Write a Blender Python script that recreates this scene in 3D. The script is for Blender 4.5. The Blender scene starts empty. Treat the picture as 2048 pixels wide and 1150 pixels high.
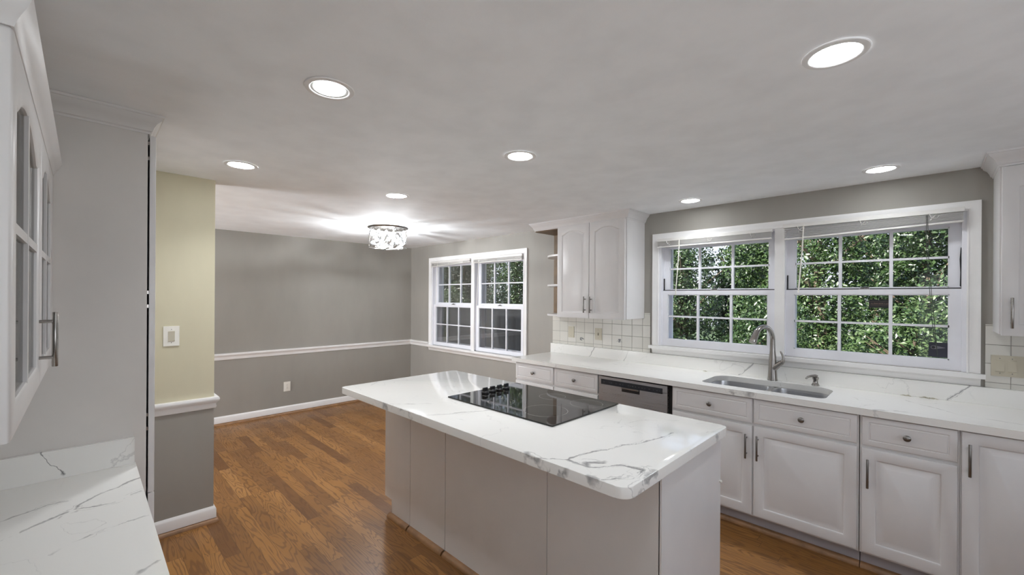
import bpy, bmesh, math, random
import numpy as np
from mathutils import Vector, Matrix
sc = bpy.context.scene
C = sc.collection
PI = math.pi

# ------------------------------------------------------------------ camera
CAMH = 1.514
FPX = 843.0
A = math.atan2(854, 843)
cam_d = bpy.data.cameras.new('camera')
cam_d.sensor_width = 36.0
cam_d.sensor_fit = 'HORIZONTAL'
cam_d.lens = 36.0 * FPX / 2048
cam_d.shift_y = 20.0 / 2048
cam_d.clip_start = 0.03
cam_d.clip_end = 300
cam = bpy.data.objects.new('camera', cam_d)
C.objects.link(cam)
cam.matrix_world = (Matrix.Translation((0, 0, CAMH)) @ Matrix.Rotation(PI / 2 - A, 4, 'Z')
                    @ Matrix.Rotation(PI / 2, 4, 'X') @ Matrix.Rotation(0.006, 4, 'Z'))
sc.camera = cam

# ------------------------------------------------------------------ exposure, world, sun
vs = sc.view_settings
vs.view_transform = 'Standard'
vs.look = 'None'
vs.gamma = 1.0
vs.use_curve_mapping = False
vs.exposure = 0.5
SKY = 1.05
SUN = 14.0
LAMP = 34.0
CAN = 16.0
BULB = 46.0
UPLIGHT = 1.0
DAY_FILL = 2.0
DAY_FILL2 = 125.0
DAY_FILL3 = 11.0
w = bpy.data.worlds.new('sky')
sc.world = w
w.use_nodes = True
nt = w.node_tree
nt.nodes.clear()
wo = nt.nodes.new('ShaderNodeOutputWorld')
bg = nt.nodes.new('ShaderNodeBackground')
tc = nt.nodes.new('ShaderNodeTexCoord')
sp = nt.nodes.new('ShaderNodeSeparateXYZ')
rp = nt.nodes.new('ShaderNodeValToRGB')
rp.color_ramp.elements[0].color = (0.86, 0.91, 1.0, 1)
rp.color_ramp.elements[0].position = 0.0
rp.color_ramp.elements[1].color = (0.42, 0.62, 1.0, 1)
rp.color_ramp.elements[1].position = 0.6
nt.links.new(tc.outputs['Generated'], sp.inputs[0])
nt.links.new(sp.outputs['Z'], rp.inputs[0])
nt.links.new(rp.outputs[0], bg.inputs[0])
bg.inputs[1].default_value = SKY
nt.links.new(bg.outputs[0], wo.inputs[0])
sun_d = bpy.data.lights.new('sun', 'SUN')
sun_d.energy = SUN
sun_d.angle = math.radians(0.8)
sun_d.color = (1.0, 0.96, 0.88)
sun = bpy.data.objects.new('sun', sun_d)
C.objects.link(sun)
sun.rotation_euler = Vector((0.35, 0.62, -0.8)).to_track_quat('-Z', 'Y').to_euler()
# daylight lamps added outside the made-up rear doors and right-hand window
for loc_, rot_, sx_, sy_, watts in (((.65, -2.9, 1.05), (92, 0), 1.5, 1.8, DAY_FILL), ((-4.8, -2.9, 1.05), (104, 0), 1.5, 1.8, DAY_FILL2), ((2.15, 1.3, 1.45), (96, 90), 2.0, 1.1, DAY_FILL3)):
    dl = bpy.data.lights.new('day_fill', 'AREA')
    dl.shape = 'RECTANGLE'; dl.size = sx_; dl.size_y = sy_; dl.energy = watts; dl.color = (.93, .96, 1.0)
    do = bpy.data.objects.new('day_fill', dl)
    C.objects.link(do)
    do.location = loc_
    do.rotation_euler = (math.radians(rot_[0]), 0, math.radians(rot_[1]))
sc.cycles.use_denoising = True
sc.cycles.denoiser = 'OPENIMAGEDENOISE'
sc.cycles.sample_clamp_indirect = 6.0
sc.cycles.max_bounces = 10
sc.cycles.diffuse_bounces = 6
sc.cycles.transparent_max_bounces = 24
sc.cycles.caustics_reflective = False
sc.cycles.caustics_refractive = False

# ------------------------------------------------------------------ node helpers
class NT:
    def __init__(self, name):
        self.m = bpy.data.materials.new(name)
        self.m.use_nodes = True
        self.t = self.m.node_tree
        self.t.nodes.clear()
        self.out = self.t.nodes.new('ShaderNodeOutputMaterial')
    def n(self, typ, **kw):
        nd = self.t.nodes.new(typ)
        for k, v in kw.items():
            setattr(nd, k, v)
        return nd
    def put(self, sock, v):
        if isinstance(v, bpy.types.NodeSocket):
            self.t.links.new(v, sock)
        elif v is not None:
            if isinstance(v, (tuple, list)) and len(v) == 3 and sock.type == 'RGBA':
                v = (*v, 1)
            sock.default_value = v
    def math(self, op, a, b=None, c=None, clamp=False):
        nd = self.n('ShaderNodeMath', operation=op, use_clamp=clamp)
        for i, v in enumerate((a, b, c)):
            if v is not None:
                self.put(nd.inputs[i], v)
        return nd.outputs[0]
    def vm(self, op, a, b=None, s=None):
        nd = self.n('ShaderNodeVectorMath', operation=op)
        self.put(nd.inputs[0], a)
        if b is not None:
            self.put(nd.inputs[1], b)
        if s is not None:
            self.put(nd.inputs['Scale'], s)
        return nd.outputs['Value'] if op in ('LENGTH', 'DOT_PRODUCT', 'DISTANCE') else nd.outputs[0]
    def pos(self):
        return self.n('ShaderNodeNewGeometry').outputs['Position']
    def sep(self, v):
        s = self.n('ShaderNodeSeparateXYZ')
        self.put(s.inputs[0], v)
        return s.outputs
    def comb(self, x, y, z=0.0):
        s = self.n('ShaderNodeCombineXYZ')
        for i, v in enumerate((x, y, z)):
            self.put(s.inputs[i], v)
        return s.outputs[0]
    def noise(self, vec, scale, detail=2.0, rough=0.5, dist=0.0, color=False):
        nd = self.n('ShaderNodeTexNoise')
        self.put(nd.inputs['Vector'], vec)
        nd.inputs['Scale'].default_value = scale
        nd.inputs['Detail'].default_value = detail
        nd.inputs['Roughness'].default_value = rough
        nd.inputs['Distortion'].default_value = dist
        return nd.outputs['Color' if color else 0]
    def white(self, vec, color=False, dim='2D'):
        nd = self.n('ShaderNodeTexWhiteNoise', noise_dimensions=dim)
        self.put(nd.inputs['W' if dim == '1D' else 'Vector'], vec)
        return nd.outputs['Color' if color else 'Value']
    def ramp(self, fac, stops):
        nd = self.n('ShaderNodeValToRGB')
        e = nd.color_ramp.elements
        while len(e) < len(stops):
            e.new(0.5)
        for el, (p, c) in zip(e, stops):
            el.position = p
            el.color = (*c, 1) if len(c) == 3 else c
        self.put(nd.inputs[0], fac)
        return nd.outputs[0]
    def mix(self, fac, a, b, blend='MIX'):
        nd = self.n('ShaderNodeMix', data_type='RGBA', blend_type=blend)
        self.put(nd.inputs[0], fac)
        self.put(nd.inputs[6], a)
        self.put(nd.inputs[7], b)
        return nd.outputs[2]
    def mapr(self, v, a, b, c=0.0, d=1.0, smooth=False):
        nd = self.n('ShaderNodeMapRange')
        if smooth:
            nd.interpolation_type = 'SMOOTHSTEP'
        for i, x in enumerate((v, a, b, c, d)):
            self.put(nd.inputs[i], x)
        return nd.outputs[0]
    def bump(self, h, strength=0.2, dist=0.002):
        nd = self.n('ShaderNodeBump')
        nd.inputs['Strength'].default_value = strength
        nd.inputs['Distance'].default_value = dist
        self.put(nd.inputs['Height'], h)
        return nd.outputs[0]
    def bsdf(self, color, rough=0.5, metal=0.0, normal=None, **kw):
        b = self.n('ShaderNodeBsdfPrincipled')
        self.put(b.inputs['Base Color'], color)
        self.put(b.inputs['Roughness'], rough)
        self.put(b.inputs['Metallic'], metal)
        if normal is not None:
            self.put(b.inputs['Normal'], normal)
        for k, v in kw.items():
            self.put(b.inputs[k], v)
        self.t.links.new(b.outputs[0], self.out.inputs[0])
        return b

def simple(name, color, rough=0.5, metal=0.0, var=0.04, scale=6.0, bump=0.0, bscale=60.0, **kw):
    t = NT(name)
    p = t.pos()
    n = t.noise(p, scale, 3.0)
    f = t.mapr(n, 0.3, 0.7, 1.0 - var, 1.0 + var)
    col = t.vm('SCALE', tuple(color), s=f)
    nrm = t.bump(t.noise(p, bscale, 2.0), bump, 0.001) if bump else None
    t.bsdf(col, rough, metal, nrm, **kw)
    return t.m

M = {}
M['ceiling'] = simple('ceiling_paint', (0.91, 0.925, 0.94), 0.75, bump=0.15, bscale=180)
M['cab'] = simple('cabinet_paint', (0.74, 0.725, 0.72), 0.32, var=0.02, bump=0.04, bscale=40)
M['trim'] = simple('trim_paint', (0.84, 0.83, 0.82), 0.33, var=0.03, bump=0.03, bscale=50)
M['sash'] = simple('sash_paint', (0.80, 0.80, 0.84), 0.35, var=0.04)
M['panel'] = simple('panel_paint', (0.70, 0.67, 0.64), 0.5, var=0.02)
M['steel'] = simple('brushed_nickel', (0.36, 0.34, 0.32), 0.24, 1.0, var=0.05, scale=30)
M['darksteel'] = simple('dark_nickel', (0.25, 0.235, 0.22), 0.35, 1.0, var=0.05, scale=30)
M['black'] = simple('black_rubber', (0.012, 0.012, 0.014), 0.45)
M['gap'] = simple('dark_gap', (0.03, 0.027, 0.025), 0.8)
M['almond'] = simple('almond_plastic', (0.50, 0.46, 0.36), 0.4)
M['whiteplastic'] = simple('white_plastic', (0.80, 0.78, 0.72), 0.35)
M['brownwood'] = simple('bare_brown_wood', (0.16, 0.10, 0.05), 0.5, var=0.2, scale=12)
M['shoe'] = simple('oak_shoe_molding', (0.28, 0.15, 0.07), 0.4, var=0.25, scale=14)
M['blind'] = simple('vinyl_slat', (0.74, 0.72, 0.69), 0.4)
M['scrap'] = simple('beige_scrap', (0.45, 0.42, 0.33), 0.8, var=0.3, scale=150)
M['kick'] = simple('toe_kick_shade', (0.42, 0.40, 0.42), 0.5)  # cabinet paint greyed: shade of the toe space put into the colour
M['grass'] = simple('lawn_grass', (0.035, 0.06, 0.018), 0.9, var=0.5, scale=3)
M['bark'] = simple('bark', (0.10, 0.075, 0.05), 0.9, var=0.4, scale=18)
M['slate'] = simple('weathered_dark_fence', (0.035, 0.04, 0.047), 0.7, var=0.3, scale=5)
M['stucco'] = simple('exterior_siding', (0.55, 0.53, 0.50), 0.8)
M['ink'] = simple('grey_glaze', (0.16, 0.16, 0.17), 0.3, var=0.5, scale=90)

def wall_mat(name, col):
    t = NT(name)
    p = t.pos()
    x, y, z = t.sep(p)
    st = t.comb(t.math('MULTIPLY', x, 1.0), t.math('MULTIPLY', y, 1.0), t.math('MULTIPLY', z, 0.35))
    n = t.noise(st, 3.2, 4.0, 0.6)
    n2 = t.noise(p, 1.1, 2.0)
    f = t.math('MULTIPLY', t.mapr(n, 0.3, 0.7, 0.955, 1.045), t.mapr(n2, 0.3, 0.7, 0.96, 1.04))
    c = t.vm('SCALE', col, s=f)
    t.bsdf(c, 0.62, 0.0, t.bump(t.noise(p, 220, 2.0), 0.12, 0.001))
    return t.m
M['wall'] = wall_mat('taupe_wall_paint', (0.325, 0.307, 0.276))
M['lamplit'] = wall_mat('taupe_paint_lamplit', (0.62, 0.575, 0.42))  # wall taupe with the nearby lamp's warm light mixed into the colour

def floor_mat():
    t = NT('oak_plank_floor')
    x, y, z = t.sep(t.pos())
    W, L = 0.083, 0.95
    yr = t.math('DIVIDE', t.math('ADD', y, 0.012), W)
    row = t.math('FLOOR', yr)
    r1 = t.white(row, dim='1D')
    r2 = t.white(t.math('ADD', row, 57.3), dim='1D')
    xs = t.math('ADD', t.math('DIVIDE', x, t.math('ADD', t.math('MULTIPLY', r2, 0.7), 0.6)), t.math('MULTIPLY', r1, 9.0))
    col = t.math('FLOOR', xs)
    idv = t.comb(row, col)
    tone = t.white(idv)
    rc = t.sep(t.white(idv, color=True))
    off = t.math('MULTIPLY', tone, 23.0)
    gx = t.math('ADD', t.math('MULTIPLY', x, 1.5), off)
    gy = t.math('ADD', t.math('MULTIPLY', y, 11.0), t.math('MULTIPLY', rc[1], 31.0))
    n = t.noise(t.comb(gx, gy, off), 1.0, 2.5, 0.45, 0.35)
    rings = t.math('SINE', t.math('MULTIPLY', n, t.math('ADD', t.math('MULTIPLY', rc[2], 60.0), 62.0)))
    rings = t.mapr(rings, 0.15, 0.98, 0.0, 1.0, True)
    pores = t.noise(t.comb(t.math('MULTIPLY', x, 14.0), t.math('MULTIPLY', y, 330.0), off), 1.0, 2.0)
    pores = t.mapr(pores, 0.52, 0.72, 0.0, 0.55)
    base = t.ramp(tone, [(0.0, (0.143, 0.059, 0.015)), (0.12, (0.207, 0.091, 0.023)), (0.55, (0.262, 0.118, 0.029)), (0.85, (0.308, 0.141, 0.036)), (1.0, (0.350, 0.168, 0.049))])
    g = t.math('ADD', t.math('MULTIPLY', rings, 0.62), t.math('MULTIPLY', pores, 0.35), clamp=True)
    c = t.mix(g, base, (0.125, 0.052, 0.018))
    fy = t.math('FRACT', yr)
    fx = t.math('FRACT', xs)
    ey = t.math('MINIMUM', fy, t.math('SUBTRACT', 1.0, fy))
    ex = t.math('MINIMUM', fx, t.math('SUBTRACT', 1.0, fx))
    seam = t.math('MINIMUM', t.mapr(ey, 0.0, 0.016), t.mapr(ex, 0.0, 0.0018))
    c = t.mix(seam, (0.045, 0.02, 0.008), c)
    rough = t.mapr(t.noise(t.pos(), 5.0, 2.0), 0.3, 0.7, 0.32, 0.40)
    rough = t.math('ADD', rough, t.math('MULTIPLY', g, 0.08))
    t.bsdf(c, rough, 0.0, t.bump(t.math('SUBTRACT', seam, t.math('MULTIPLY', g, 0.15)), 0.25, 0.001))
    return t.m
M['floor'] = floor_mat()

def quartz(name, veins, mask=(1, 1, .3)):
    """white quartz; veins = list of (points, width, strength) in metres, plus faint random veining"""
    t = NT(name)
    p = t.pos()
    nz = t.noise(p, 7.0, 5.0, 0.6, color=True)
    wp = t.vm('ADD', p, t.vm('SCALE', t.vm('SUBTRACT', nz, (0.5, 0.5, 0.5)), s=0.085))
    wmod = t.mapr(t.noise(p, 14.0, 3.0), 0.38, 0.62, 0.45, 2.1)
    total = None
    for pts, width, stg in veins:
        d = None
        for a, b in zip(pts[:-1], pts[1:]):
            a = Vector(a); b = Vector(b)
            ba = Vector([u * v_ for u, v_ in zip(b - a, mask)])
            pa = t.vm('MULTIPLY', t.vm('SUBTRACT', wp, tuple(a)), mask)
            h = t.math('DIVIDE', t.vm('DOT_PRODUCT', pa, tuple(ba)), ba.dot(ba), clamp=True)
            q = t.vm('SUBTRACT', pa, t.vm('SCALE', tuple(ba), s=h))
            dd = t.vm('LENGTH', q)
            d = dd if d is None else t.math('MINIMUM', d, dd)
        wv = t.math('MULTIPLY', wmod, width)
        v = t.math('MULTIPLY', t.math('SUBTRACT', 1.0, t.math('DIVIDE', d, wv), clamp=True), stg)
        # thin satellite lines following the vein
        s2 = t.math('ABSOLUTE', t.math('SUBTRACT', d, t.mapr(t.noise(p, 9.0, 2.0), 0.3, 0.7, 0.0, width * 5)))
        v2 = t.math('MULTIPLY', t.math('SUBTRACT', 1.0, t.math('DIVIDE', s2, width * 0.45), clamp=True), stg * 0.55)
        v2 = t.math('MULTIPLY', v2, t.mapr(t.noise(p, 11.0, 2.0), 0.47, 0.56))
        v = t.math('MAXIMUM', v, v2)
        total = v if total is None else t.math('MAXIMUM', total, v)
    # faint far veining
    fn = t.noise(t.vm('MULTIPLY', wp, (1.0, 1.7, 1.0)), 1.9, 3.0, 0.5, 0.4)
    fl = t.math('SUBTRACT', 1.0, t.math('DIVIDE', t.math('ABSOLUTE', t.math('SUBTRACT', fn, 0.5)), 0.0035), clamp=True)
    fl = t.math('MULTIPLY', fl, t.mapr(t.noise(p, 3.0, 2.0), 0.45, 0.62, 0.0, 0.28))
    total = fl if total is None else t.math('MAXIMUM', total, fl)
    c = t.mix(total, (0.86, 0.85, 0.82), (0.16, 0.155, 0.16))
    t.bsdf(c, 0.09, 0.0, **{'Specular IOR Level': 0.5})
    return t.m

def tile_mat(name, x0):
    t = NT(name)
    x, y, z = t.sep(t.pos())
    W = 0.108
    u = t.math('DIVIDE', t.math('SUBTRACT', x, x0), W)
    v = t.math('DIVIDE', t.math('SUBTRACT', z, 1.0445), W)
    fu, fv = t.math('FRACT', u), t.math('FRACT', v)
    eu = t.math('MINIMUM', fu, t.math('SUBTRACT', 1.0, fu))
    ev = t.math('MINIMUM', fv, t.math('SUBTRACT', 1.0, fv))
    e = t.math('MINIMUM', eu, ev)
    g = t.mapr(e, 0.006, 0.016)
    tone = t.white(t.comb(t.math('FLOOR', u), t.math('FLOOR', v)))
    base = t.ramp(tone, [(0, (0.60, 0.585, 0.53)), (1, (0.67, 0.65, 0.60))])
    c = t.mix(g, (0.20, 0.19, 0.17), base)
    t.bsdf(c, 0.22, 0.0, t.bump(t.mapr(e, 0.004, 0.04), 0.5, 0.002))
    return t.m
M['tile_a'] = tile_mat('white_square_tile', -2.862)
M['tile_b'] = tile_mat('white_square_tile_right', 0.224)

def stainless():
    t = NT('brushed_stainless')
    x, y, z = t.sep(t.pos())
    n = t.noise(t.comb(t.math('MULTIPLY', x, 3.0), y, t.math('MULTIPLY', z, 260.0)), 1.0, 2.0)
    t.bsdf(t.ramp(n, [(0.3, (0.46, 0.46, 0.47)), (0.7, (0.55, 0.55, 0.56))]), t.mapr(n, 0.3, 0.7, 0.26, 0.36), 1.0,
           t.bump(n, 0.05, 0.0005))
    return t.m
M['stainless'] = stainless()

def cooktop_glass():
    t = NT('black_ceramic_glass')
    p = t.pos()
    tot = None
    for cx, cy, rr in ((-1.425, 1.70, 0.115), (-1.60, 1.97, 0.078), (-1.36, 1.975, 0.09), (-1.72, 1.66, 0.075)):
        d = t.vm('LENGTH', t.vm('MULTIPLY', t.vm('SUBTRACT', p, (cx, cy, 0)), (1, 1, 0)))
        for k in ((rr, 0.0016),):
            r = t.math('SUBTRACT', 1.0, t.math('DIVIDE', t.math('ABSOLUTE', t.math('SUBTRACT', d, k[0])), k[1]), clamp=True)
            tot = r if tot is None else t.math('MAXIMUM', tot, r)
    c = t.mix(t.math('MULTIPLY', tot, 0.9), (0.010, 0.009, 0.008), (0.42, 0.41, 0.38))
    t.bsdf(c, 0.035, 0.0, **{'Specular IOR Level': 0.42})
    return t.m
M['ceran'] = cooktop_glass()

def glass_mat(name, tint=(1, 1, 1), base_refl=0.0, dirt=0.0):
    t = NT(name)
    tr = t.n('ShaderNodeBsdfTransparent')
    tr.inputs[0].default_value = (*tint, 1)
    gl = t.n('ShaderNodeBsdfGlossy')
    gl.inputs['Roughness'].default_value = 0.02
    fr = t.n('ShaderNodeFresnel')
    fr.inputs[0].default_value = 1.35
    ms = t.n('ShaderNodeMixShader')
    t.put(ms.inputs[0], t.math('MULTIPLY', fr.outputs[0], 0.6))
    t.t.links.new(tr.outputs[0], ms.inputs[1])
    t.t.links.new(gl.outputs[0], ms.inputs[2])
    t.t.links.new(ms.outputs[0], t.out.inputs[0])
    return t.m
M['glass'] = glass_mat('window_glass')
M['cabglass'] = glass_mat('cabinet_glass', (0.8, 0.8, 0.78))

def screen_mat():
    t = NT('insect_screen')
    tr = t.n('ShaderNodeBsdfTransparent')
    df = t.n('ShaderNodeBsdfDiffuse')
    df.inputs[0].default_value = (0.05, 0.055, 0.06, 1)
    ms = t.n('ShaderNodeMixShader')
    ms.inputs[0].default_value = 0.5
    t.t.links.new(tr.outputs[0], ms.inputs[1])
    t.t.links.new(df.outputs[0], ms.inputs[2])
    t.t.links.new(ms.outputs[0], t.out.inputs[0])
    return t.m
M['screen'] = screen_mat()

def emit(name, col, s):
    t = NT(name)
    e = t.n('ShaderNodeEmission')
    e.inputs[0].default_value = (*col, 1)
    e.inputs[1].default_value = s
    t.t.links.new(e.outputs[0], t.out.inputs[0])
    return t.m
M['lens'] = emit('lamp_lens', (0.93, 0.97, 1.0), LAMP)

def crystal():
    t = NT('clear_crystal')
    tr = t.n('ShaderNodeBsdfTransparent')
    tr.inputs[0].default_value = (0.93, 0.95, 0.96, 1)
    gl = t.n('ShaderNodeBsdfGlossy')
    gl.inputs['Roughness'].default_value = 0.25
    ms = t.n('ShaderNodeMixShader')
    ms.inputs[0].default_value = 0.5
    tl = t.n('ShaderNodeBsdfTranslucent')
    tl.inputs[0].default_value = (.5, .51, .52, 1)
    m2 = t.n('ShaderNodeMixShader')
    m2.inputs[0].default_value = 0.5
    t.t.links.new(tr.outputs[0], ms.inputs[1])
    t.t.links.new(gl.outputs[0], m2.inputs[1])
    t.t.links.new(tl.outputs[0], m2.inputs[2])
    t.t.links.new(m2.outputs[0], ms.inputs[2])
    t.t.links.new(ms.outputs[0], t.out.inputs[0])
    return t.m
M['crystal'] = crystal()
M['bulb'] = emit('bulb_glow', (1.0, 0.97, 0.93), 20.0)

def leaf_mat(name, stops):
    t = NT(name)
    g = t.n('ShaderNodeNewGeometry')
    n = t.noise(g.outputs['Position'], 1.3, 2.0)
    f = t.math('ADD', t.math('MULTIPLY', g.outputs['Random Per Island'], 0.7), t.math('MULTIPLY', t.mapr(n, 0.35, 0.65), 0.3))
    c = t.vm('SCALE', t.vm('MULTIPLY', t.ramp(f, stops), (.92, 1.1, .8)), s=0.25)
    b = t.n('ShaderNodeBsdfPrincipled')
    t.put(b.inputs['Base Color'], c)
    b.inputs['Roughness'].default_value = 0.38
    tl = t.n('ShaderNodeBsdfTranslucent')
    t.put(tl.inputs[0], t.vm('SCALE', c, s=1.3))
    ms = t.n('ShaderNodeMixShader')
    ms.inputs[0].default_value = 0.3
    t.t.links.new(b.outputs[0], ms.inputs[1])
    t.t.links.new(tl.outputs[0], ms.inputs[2])
    t.t.links.new(ms.outputs[0], t.out.inputs[0])
    return t.m
M['leaf_mid'] = leaf_mat('mid_green_leaves', [(0.0, (0.045, 0.085, 0.035)), (0.5, (0.13, 0.22, 0.085)), (1.0, (0.33, 0.42, 0.22))])
M['leaf_light'] = leaf_mat('light_green_leaves', [(0.0, (0.075, 0.14, 0.055)), (0.5, (0.21, 0.32, 0.13)), (1.0, (0.50, 0.58, 0.33))])
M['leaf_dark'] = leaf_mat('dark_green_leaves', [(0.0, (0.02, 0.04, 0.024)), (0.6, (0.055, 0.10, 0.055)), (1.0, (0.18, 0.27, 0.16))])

# ------------------------------------------------------------------ mesh helpers
class MB:
    def __init__(self, off=(0, 0, 0)):
        self.bm = bmesh.new()
        self.off = Vector(off)
    def _v(self, p):
        return self.bm.verts.new(Vector(p) - self.off)
    def _bev(self, faces, bev, seg=2):
        es = {e for f in faces for e in f.edges}
        es = [e for e in es if len(e.link_faces) == 2 and e.calc_face_angle(0) > 0.6]
        bmesh.ops.bevel(self.bm, geom=es, offset=bev, segments=seg, affect='EDGES', profile=0.6)
    def box(self, x0, x1, y0, y1, z0, z1, bev=0.0, seg=2):
        v = [self._v((x, y, z)) for z in (z0, z1) for y in (y0, y1) for x in (x0, x1)]
        q = [(0, 2, 3, 1), (4, 5, 7, 6), (0, 1, 5, 4), (2, 6, 7, 3), (0, 4, 6, 2), (1, 3, 7, 5)]
        fs = [self.bm.faces.new([v[i] for i in f]) for f in q]
        if bev:
            self._bev(fs, bev, seg)
        return self
    def prism(self, pts, a0, a1, axis='Z', bev=0.0, seg=2):
        f = {'Z': lambda u, v, w: (u, v, w), 'Y': lambda u, v, w: (u, w, v), 'X': lambda u, v, w: (w, u, v)}[axis]
        lo = [self._v(f(u, v, a0)) for u, v in pts]
        hi = [self._v(f(u, v, a1)) for u, v in pts]
        n = len(pts)
        fs = [self.bm.faces.new([lo[i], lo[(i + 1) % n], hi[(i + 1) % n], hi[i]]) for i in range(n)]
        caps = [self.bm.faces.new(lo[::-1]), self.bm.faces.new(hi)]
        if bev:
            es = {e for c in caps for e in c.edges}
            bmesh.ops.bevel(self.bm, geom=list(es), offset=bev, segments=seg, affect='EDGES', profile=0.6)
        return self
    def tube(self, pts, r, n=10, closed=False, cap=True, squash=1.0):
        pts = [Vector(p) for p in pts]
        k = len(pts)
        rs = r if isinstance(r, (list, tuple)) else [r] * k
        rings = []
        up = None
        for i, p in enumerate(pts):
            if closed:
                d = (pts[(i + 1) % k] - pts[i - 1]).normalized()
            else:
                d = (pts[min(i + 1, k - 1)] - pts[max(i - 1, 0)]).normalized()
            if up is None:
                up = Vector((0, 0, 1)) if abs(d.z) < 0.9 else Vector((1, 0, 0))
            a = d.cross(up).normalized()
            b = a.cross(d).normalized()
            up = b
            rings.append([self._v(p + a * math.cos(2 * PI * j / n) * rs[i] + b * math.sin(2 * PI * j / n) * rs[i] * squash) for j in range(n)])
        m = k if closed else k - 1
        for i in range(m):
            A_, B_ = rings[i], rings[(i + 1) % k]
            for j in range(n):
                self.bm.faces.new([A_[j], A_[(j + 1) % n], B_[(j + 1) % n], B_[j]])
        if cap and not closed:
            self.bm.faces.new(rings[0][::-1])
            self.bm.faces.new(rings[-1])
        return self
    def lathe(self, prof, c, n=24, axis='Z', sx=1.0, sy=1.0):
        rings = []
        for r, h in prof:
            rr = max(r, 1e-4)
            ring = []
            for j in range(n):
                ca, sa = math.cos(2 * PI * j / n) * rr * sx, math.sin(2 * PI * j / n) * rr * sy
                if axis == 'Z':
                    q = (c[0] + ca, c[1] + sa, c[2] + h)
                elif axis == 'Y':
                    q = (c[0] + ca, c[1] + h, c[2] + sa)
                else:
                    q = (c[0] + h, c[1] + ca, c[2] + sa)
                ring.append(self._v(q))
            rings.append(ring)
        for a, b in zip(rings[:-1], rings[1:]):
            for j in range(n):
                self.bm.faces.new([a[j], a[(j + 1) % n], b[(j + 1) % n], b[j]])
        self.bm.faces.new(rings[0][::-1])
        self.bm.faces.new(rings[-1])
        return self
    def loops(self, loops, cap_first=True, cap_last=True, closed=False):
        L = [[self._v(p) for p in lp] for lp in loops]
        n = len(L[0])
        pairs = list(zip(L[:-1], L[1:]))
        if closed:
            pairs.append((L[-1], L[0]))
        for a, b in pairs:
            for j in range(n):
                self.bm.faces.new([a[j], a[(j + 1) % n], b[(j + 1) % n], b[j]])
        if cap_first and not closed:
            self.bm.faces.new(L[0][::-1])
        if cap_last and not closed:
            self.bm.faces.new(L[-1])
        return self
    def sweep(self, path, prof, plane='XY', closed=False):
        """prof: list of (out, w); path in 2D; out = to the right of travel"""
        n = len(path)
        P = [Vector(p) for p in path]
        f = {'XY': lambda u, v, w_: (u, v, w_), 'XZ': lambda u, v, w_: (u, w_, v)}[plane]
        rows = []
        for i in range(n):
            d0 = (P[i] - P[i - 1]).normalized() if (i > 0 or closed) else None
            d1 = (P[(i + 1) % n] - P[i]).normalized() if (i < n - 1 or closed) else None
            if d0 is None: d0 = d1
            if d1 is None: d1 = d0
            n0 = Vector((d0.y, -d0.x)); n1 = Vector((d1.y, -d1.x))
            b = (n0 + n1).normalized()
            s = 1.0 / max(0.3, b.dot(n0))
            rows.append([self._v(f(P[i].x + b.x * o * s, P[i].y + b.y * o * s, w_)) for o, w_ in prof])
        k = len(prof)
        m = n if closed else n - 1
        for i in range(m):
            a, b = rows[i], rows[(i + 1) % n]
            for j in range(k):
                self.bm.faces.new([a[j], a[(j + 1) % k], b[(j + 1) % k], b[j]])
        if not closed:
            self.bm.faces.new(rows[0][::-1])
            self.bm.faces.new(rows[-1])
        return self
    def build(self, name, mat, parent=None, loc=None, smooth=True, angle=38):
        bmesh.ops.recalc_face_normals(self.bm, faces=self.bm.faces[:])
        me = bpy.data.meshes.new(name)
        self.bm.to_mesh(me)
        self.bm.free()
        me.materials.append(mat)
        if smooth:
            me.shade_smooth()
            me.set_sharp_from_angle(angle=math.radians(angle))
        o = bpy.data.objects.new(name, me)
        C.objects.link(o)
        if parent is not None:
            o.parent = parent
        if loc is not None:
            o.location = loc
        return o

def _build_each(self, name, mat, parent, smooth=True):
    """every separate piece becomes a part of its own"""
    bm = self.bm
    bm.verts.ensure_lookup_table(); bm.verts.index_update()
    seen = set(); out = []
    for v0 in bm.verts:
        if v0.index in seen: continue
        st_, comp = [v0], []
        seen.add(v0.index)
        while st_:
            v = st_.pop(); comp.append(v)
            for e in v.link_edges:
                o = e.other_vert(v)
                if o.index not in seen:
                    seen.add(o.index); st_.append(o)
        sub = MB(); mp = {v: sub.bm.verts.new(v.co) for v in comp}
        for f in {f for v in comp for f in v.link_faces}:
            sub.bm.faces.new([mp[v] for v in f.verts])
        out.append(sub.build(name, mat, parent, smooth=smooth))
    bm.free()
    return out
MB.build_each = _build_each

def tag(o, label=None, cat=None, group=None, kind=None):
    if label: o['label'] = label
    if cat: o['category'] = cat
    if group: o['group'] = group
    if kind: o['kind'] = kind
    return o
def thing(name, label, cat, loc=(0, 0, 0), rz=0.0, group=None, kind=None):
    o = bpy.data.objects.new(name, None)
    o.empty_display_size = 0.1
    C.objects.link(o)
    o.location = loc
    o.rotation_euler = (0, 0, rz)
    return tag(o, label, cat, group, kind)
def children(o):
    return [c for c in bpy.data.objects if c.parent == o]
def copy_tree(o, parent=None):
    c = o.copy()
    C.objects.link(c)
    c.parent = parent
    for ch in children(o):
        copy_tree(ch, c)
    return c
def struct(o, label=None):
    o['kind'] = 'structure'
    if label: o['label'] = label
    return o

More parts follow.
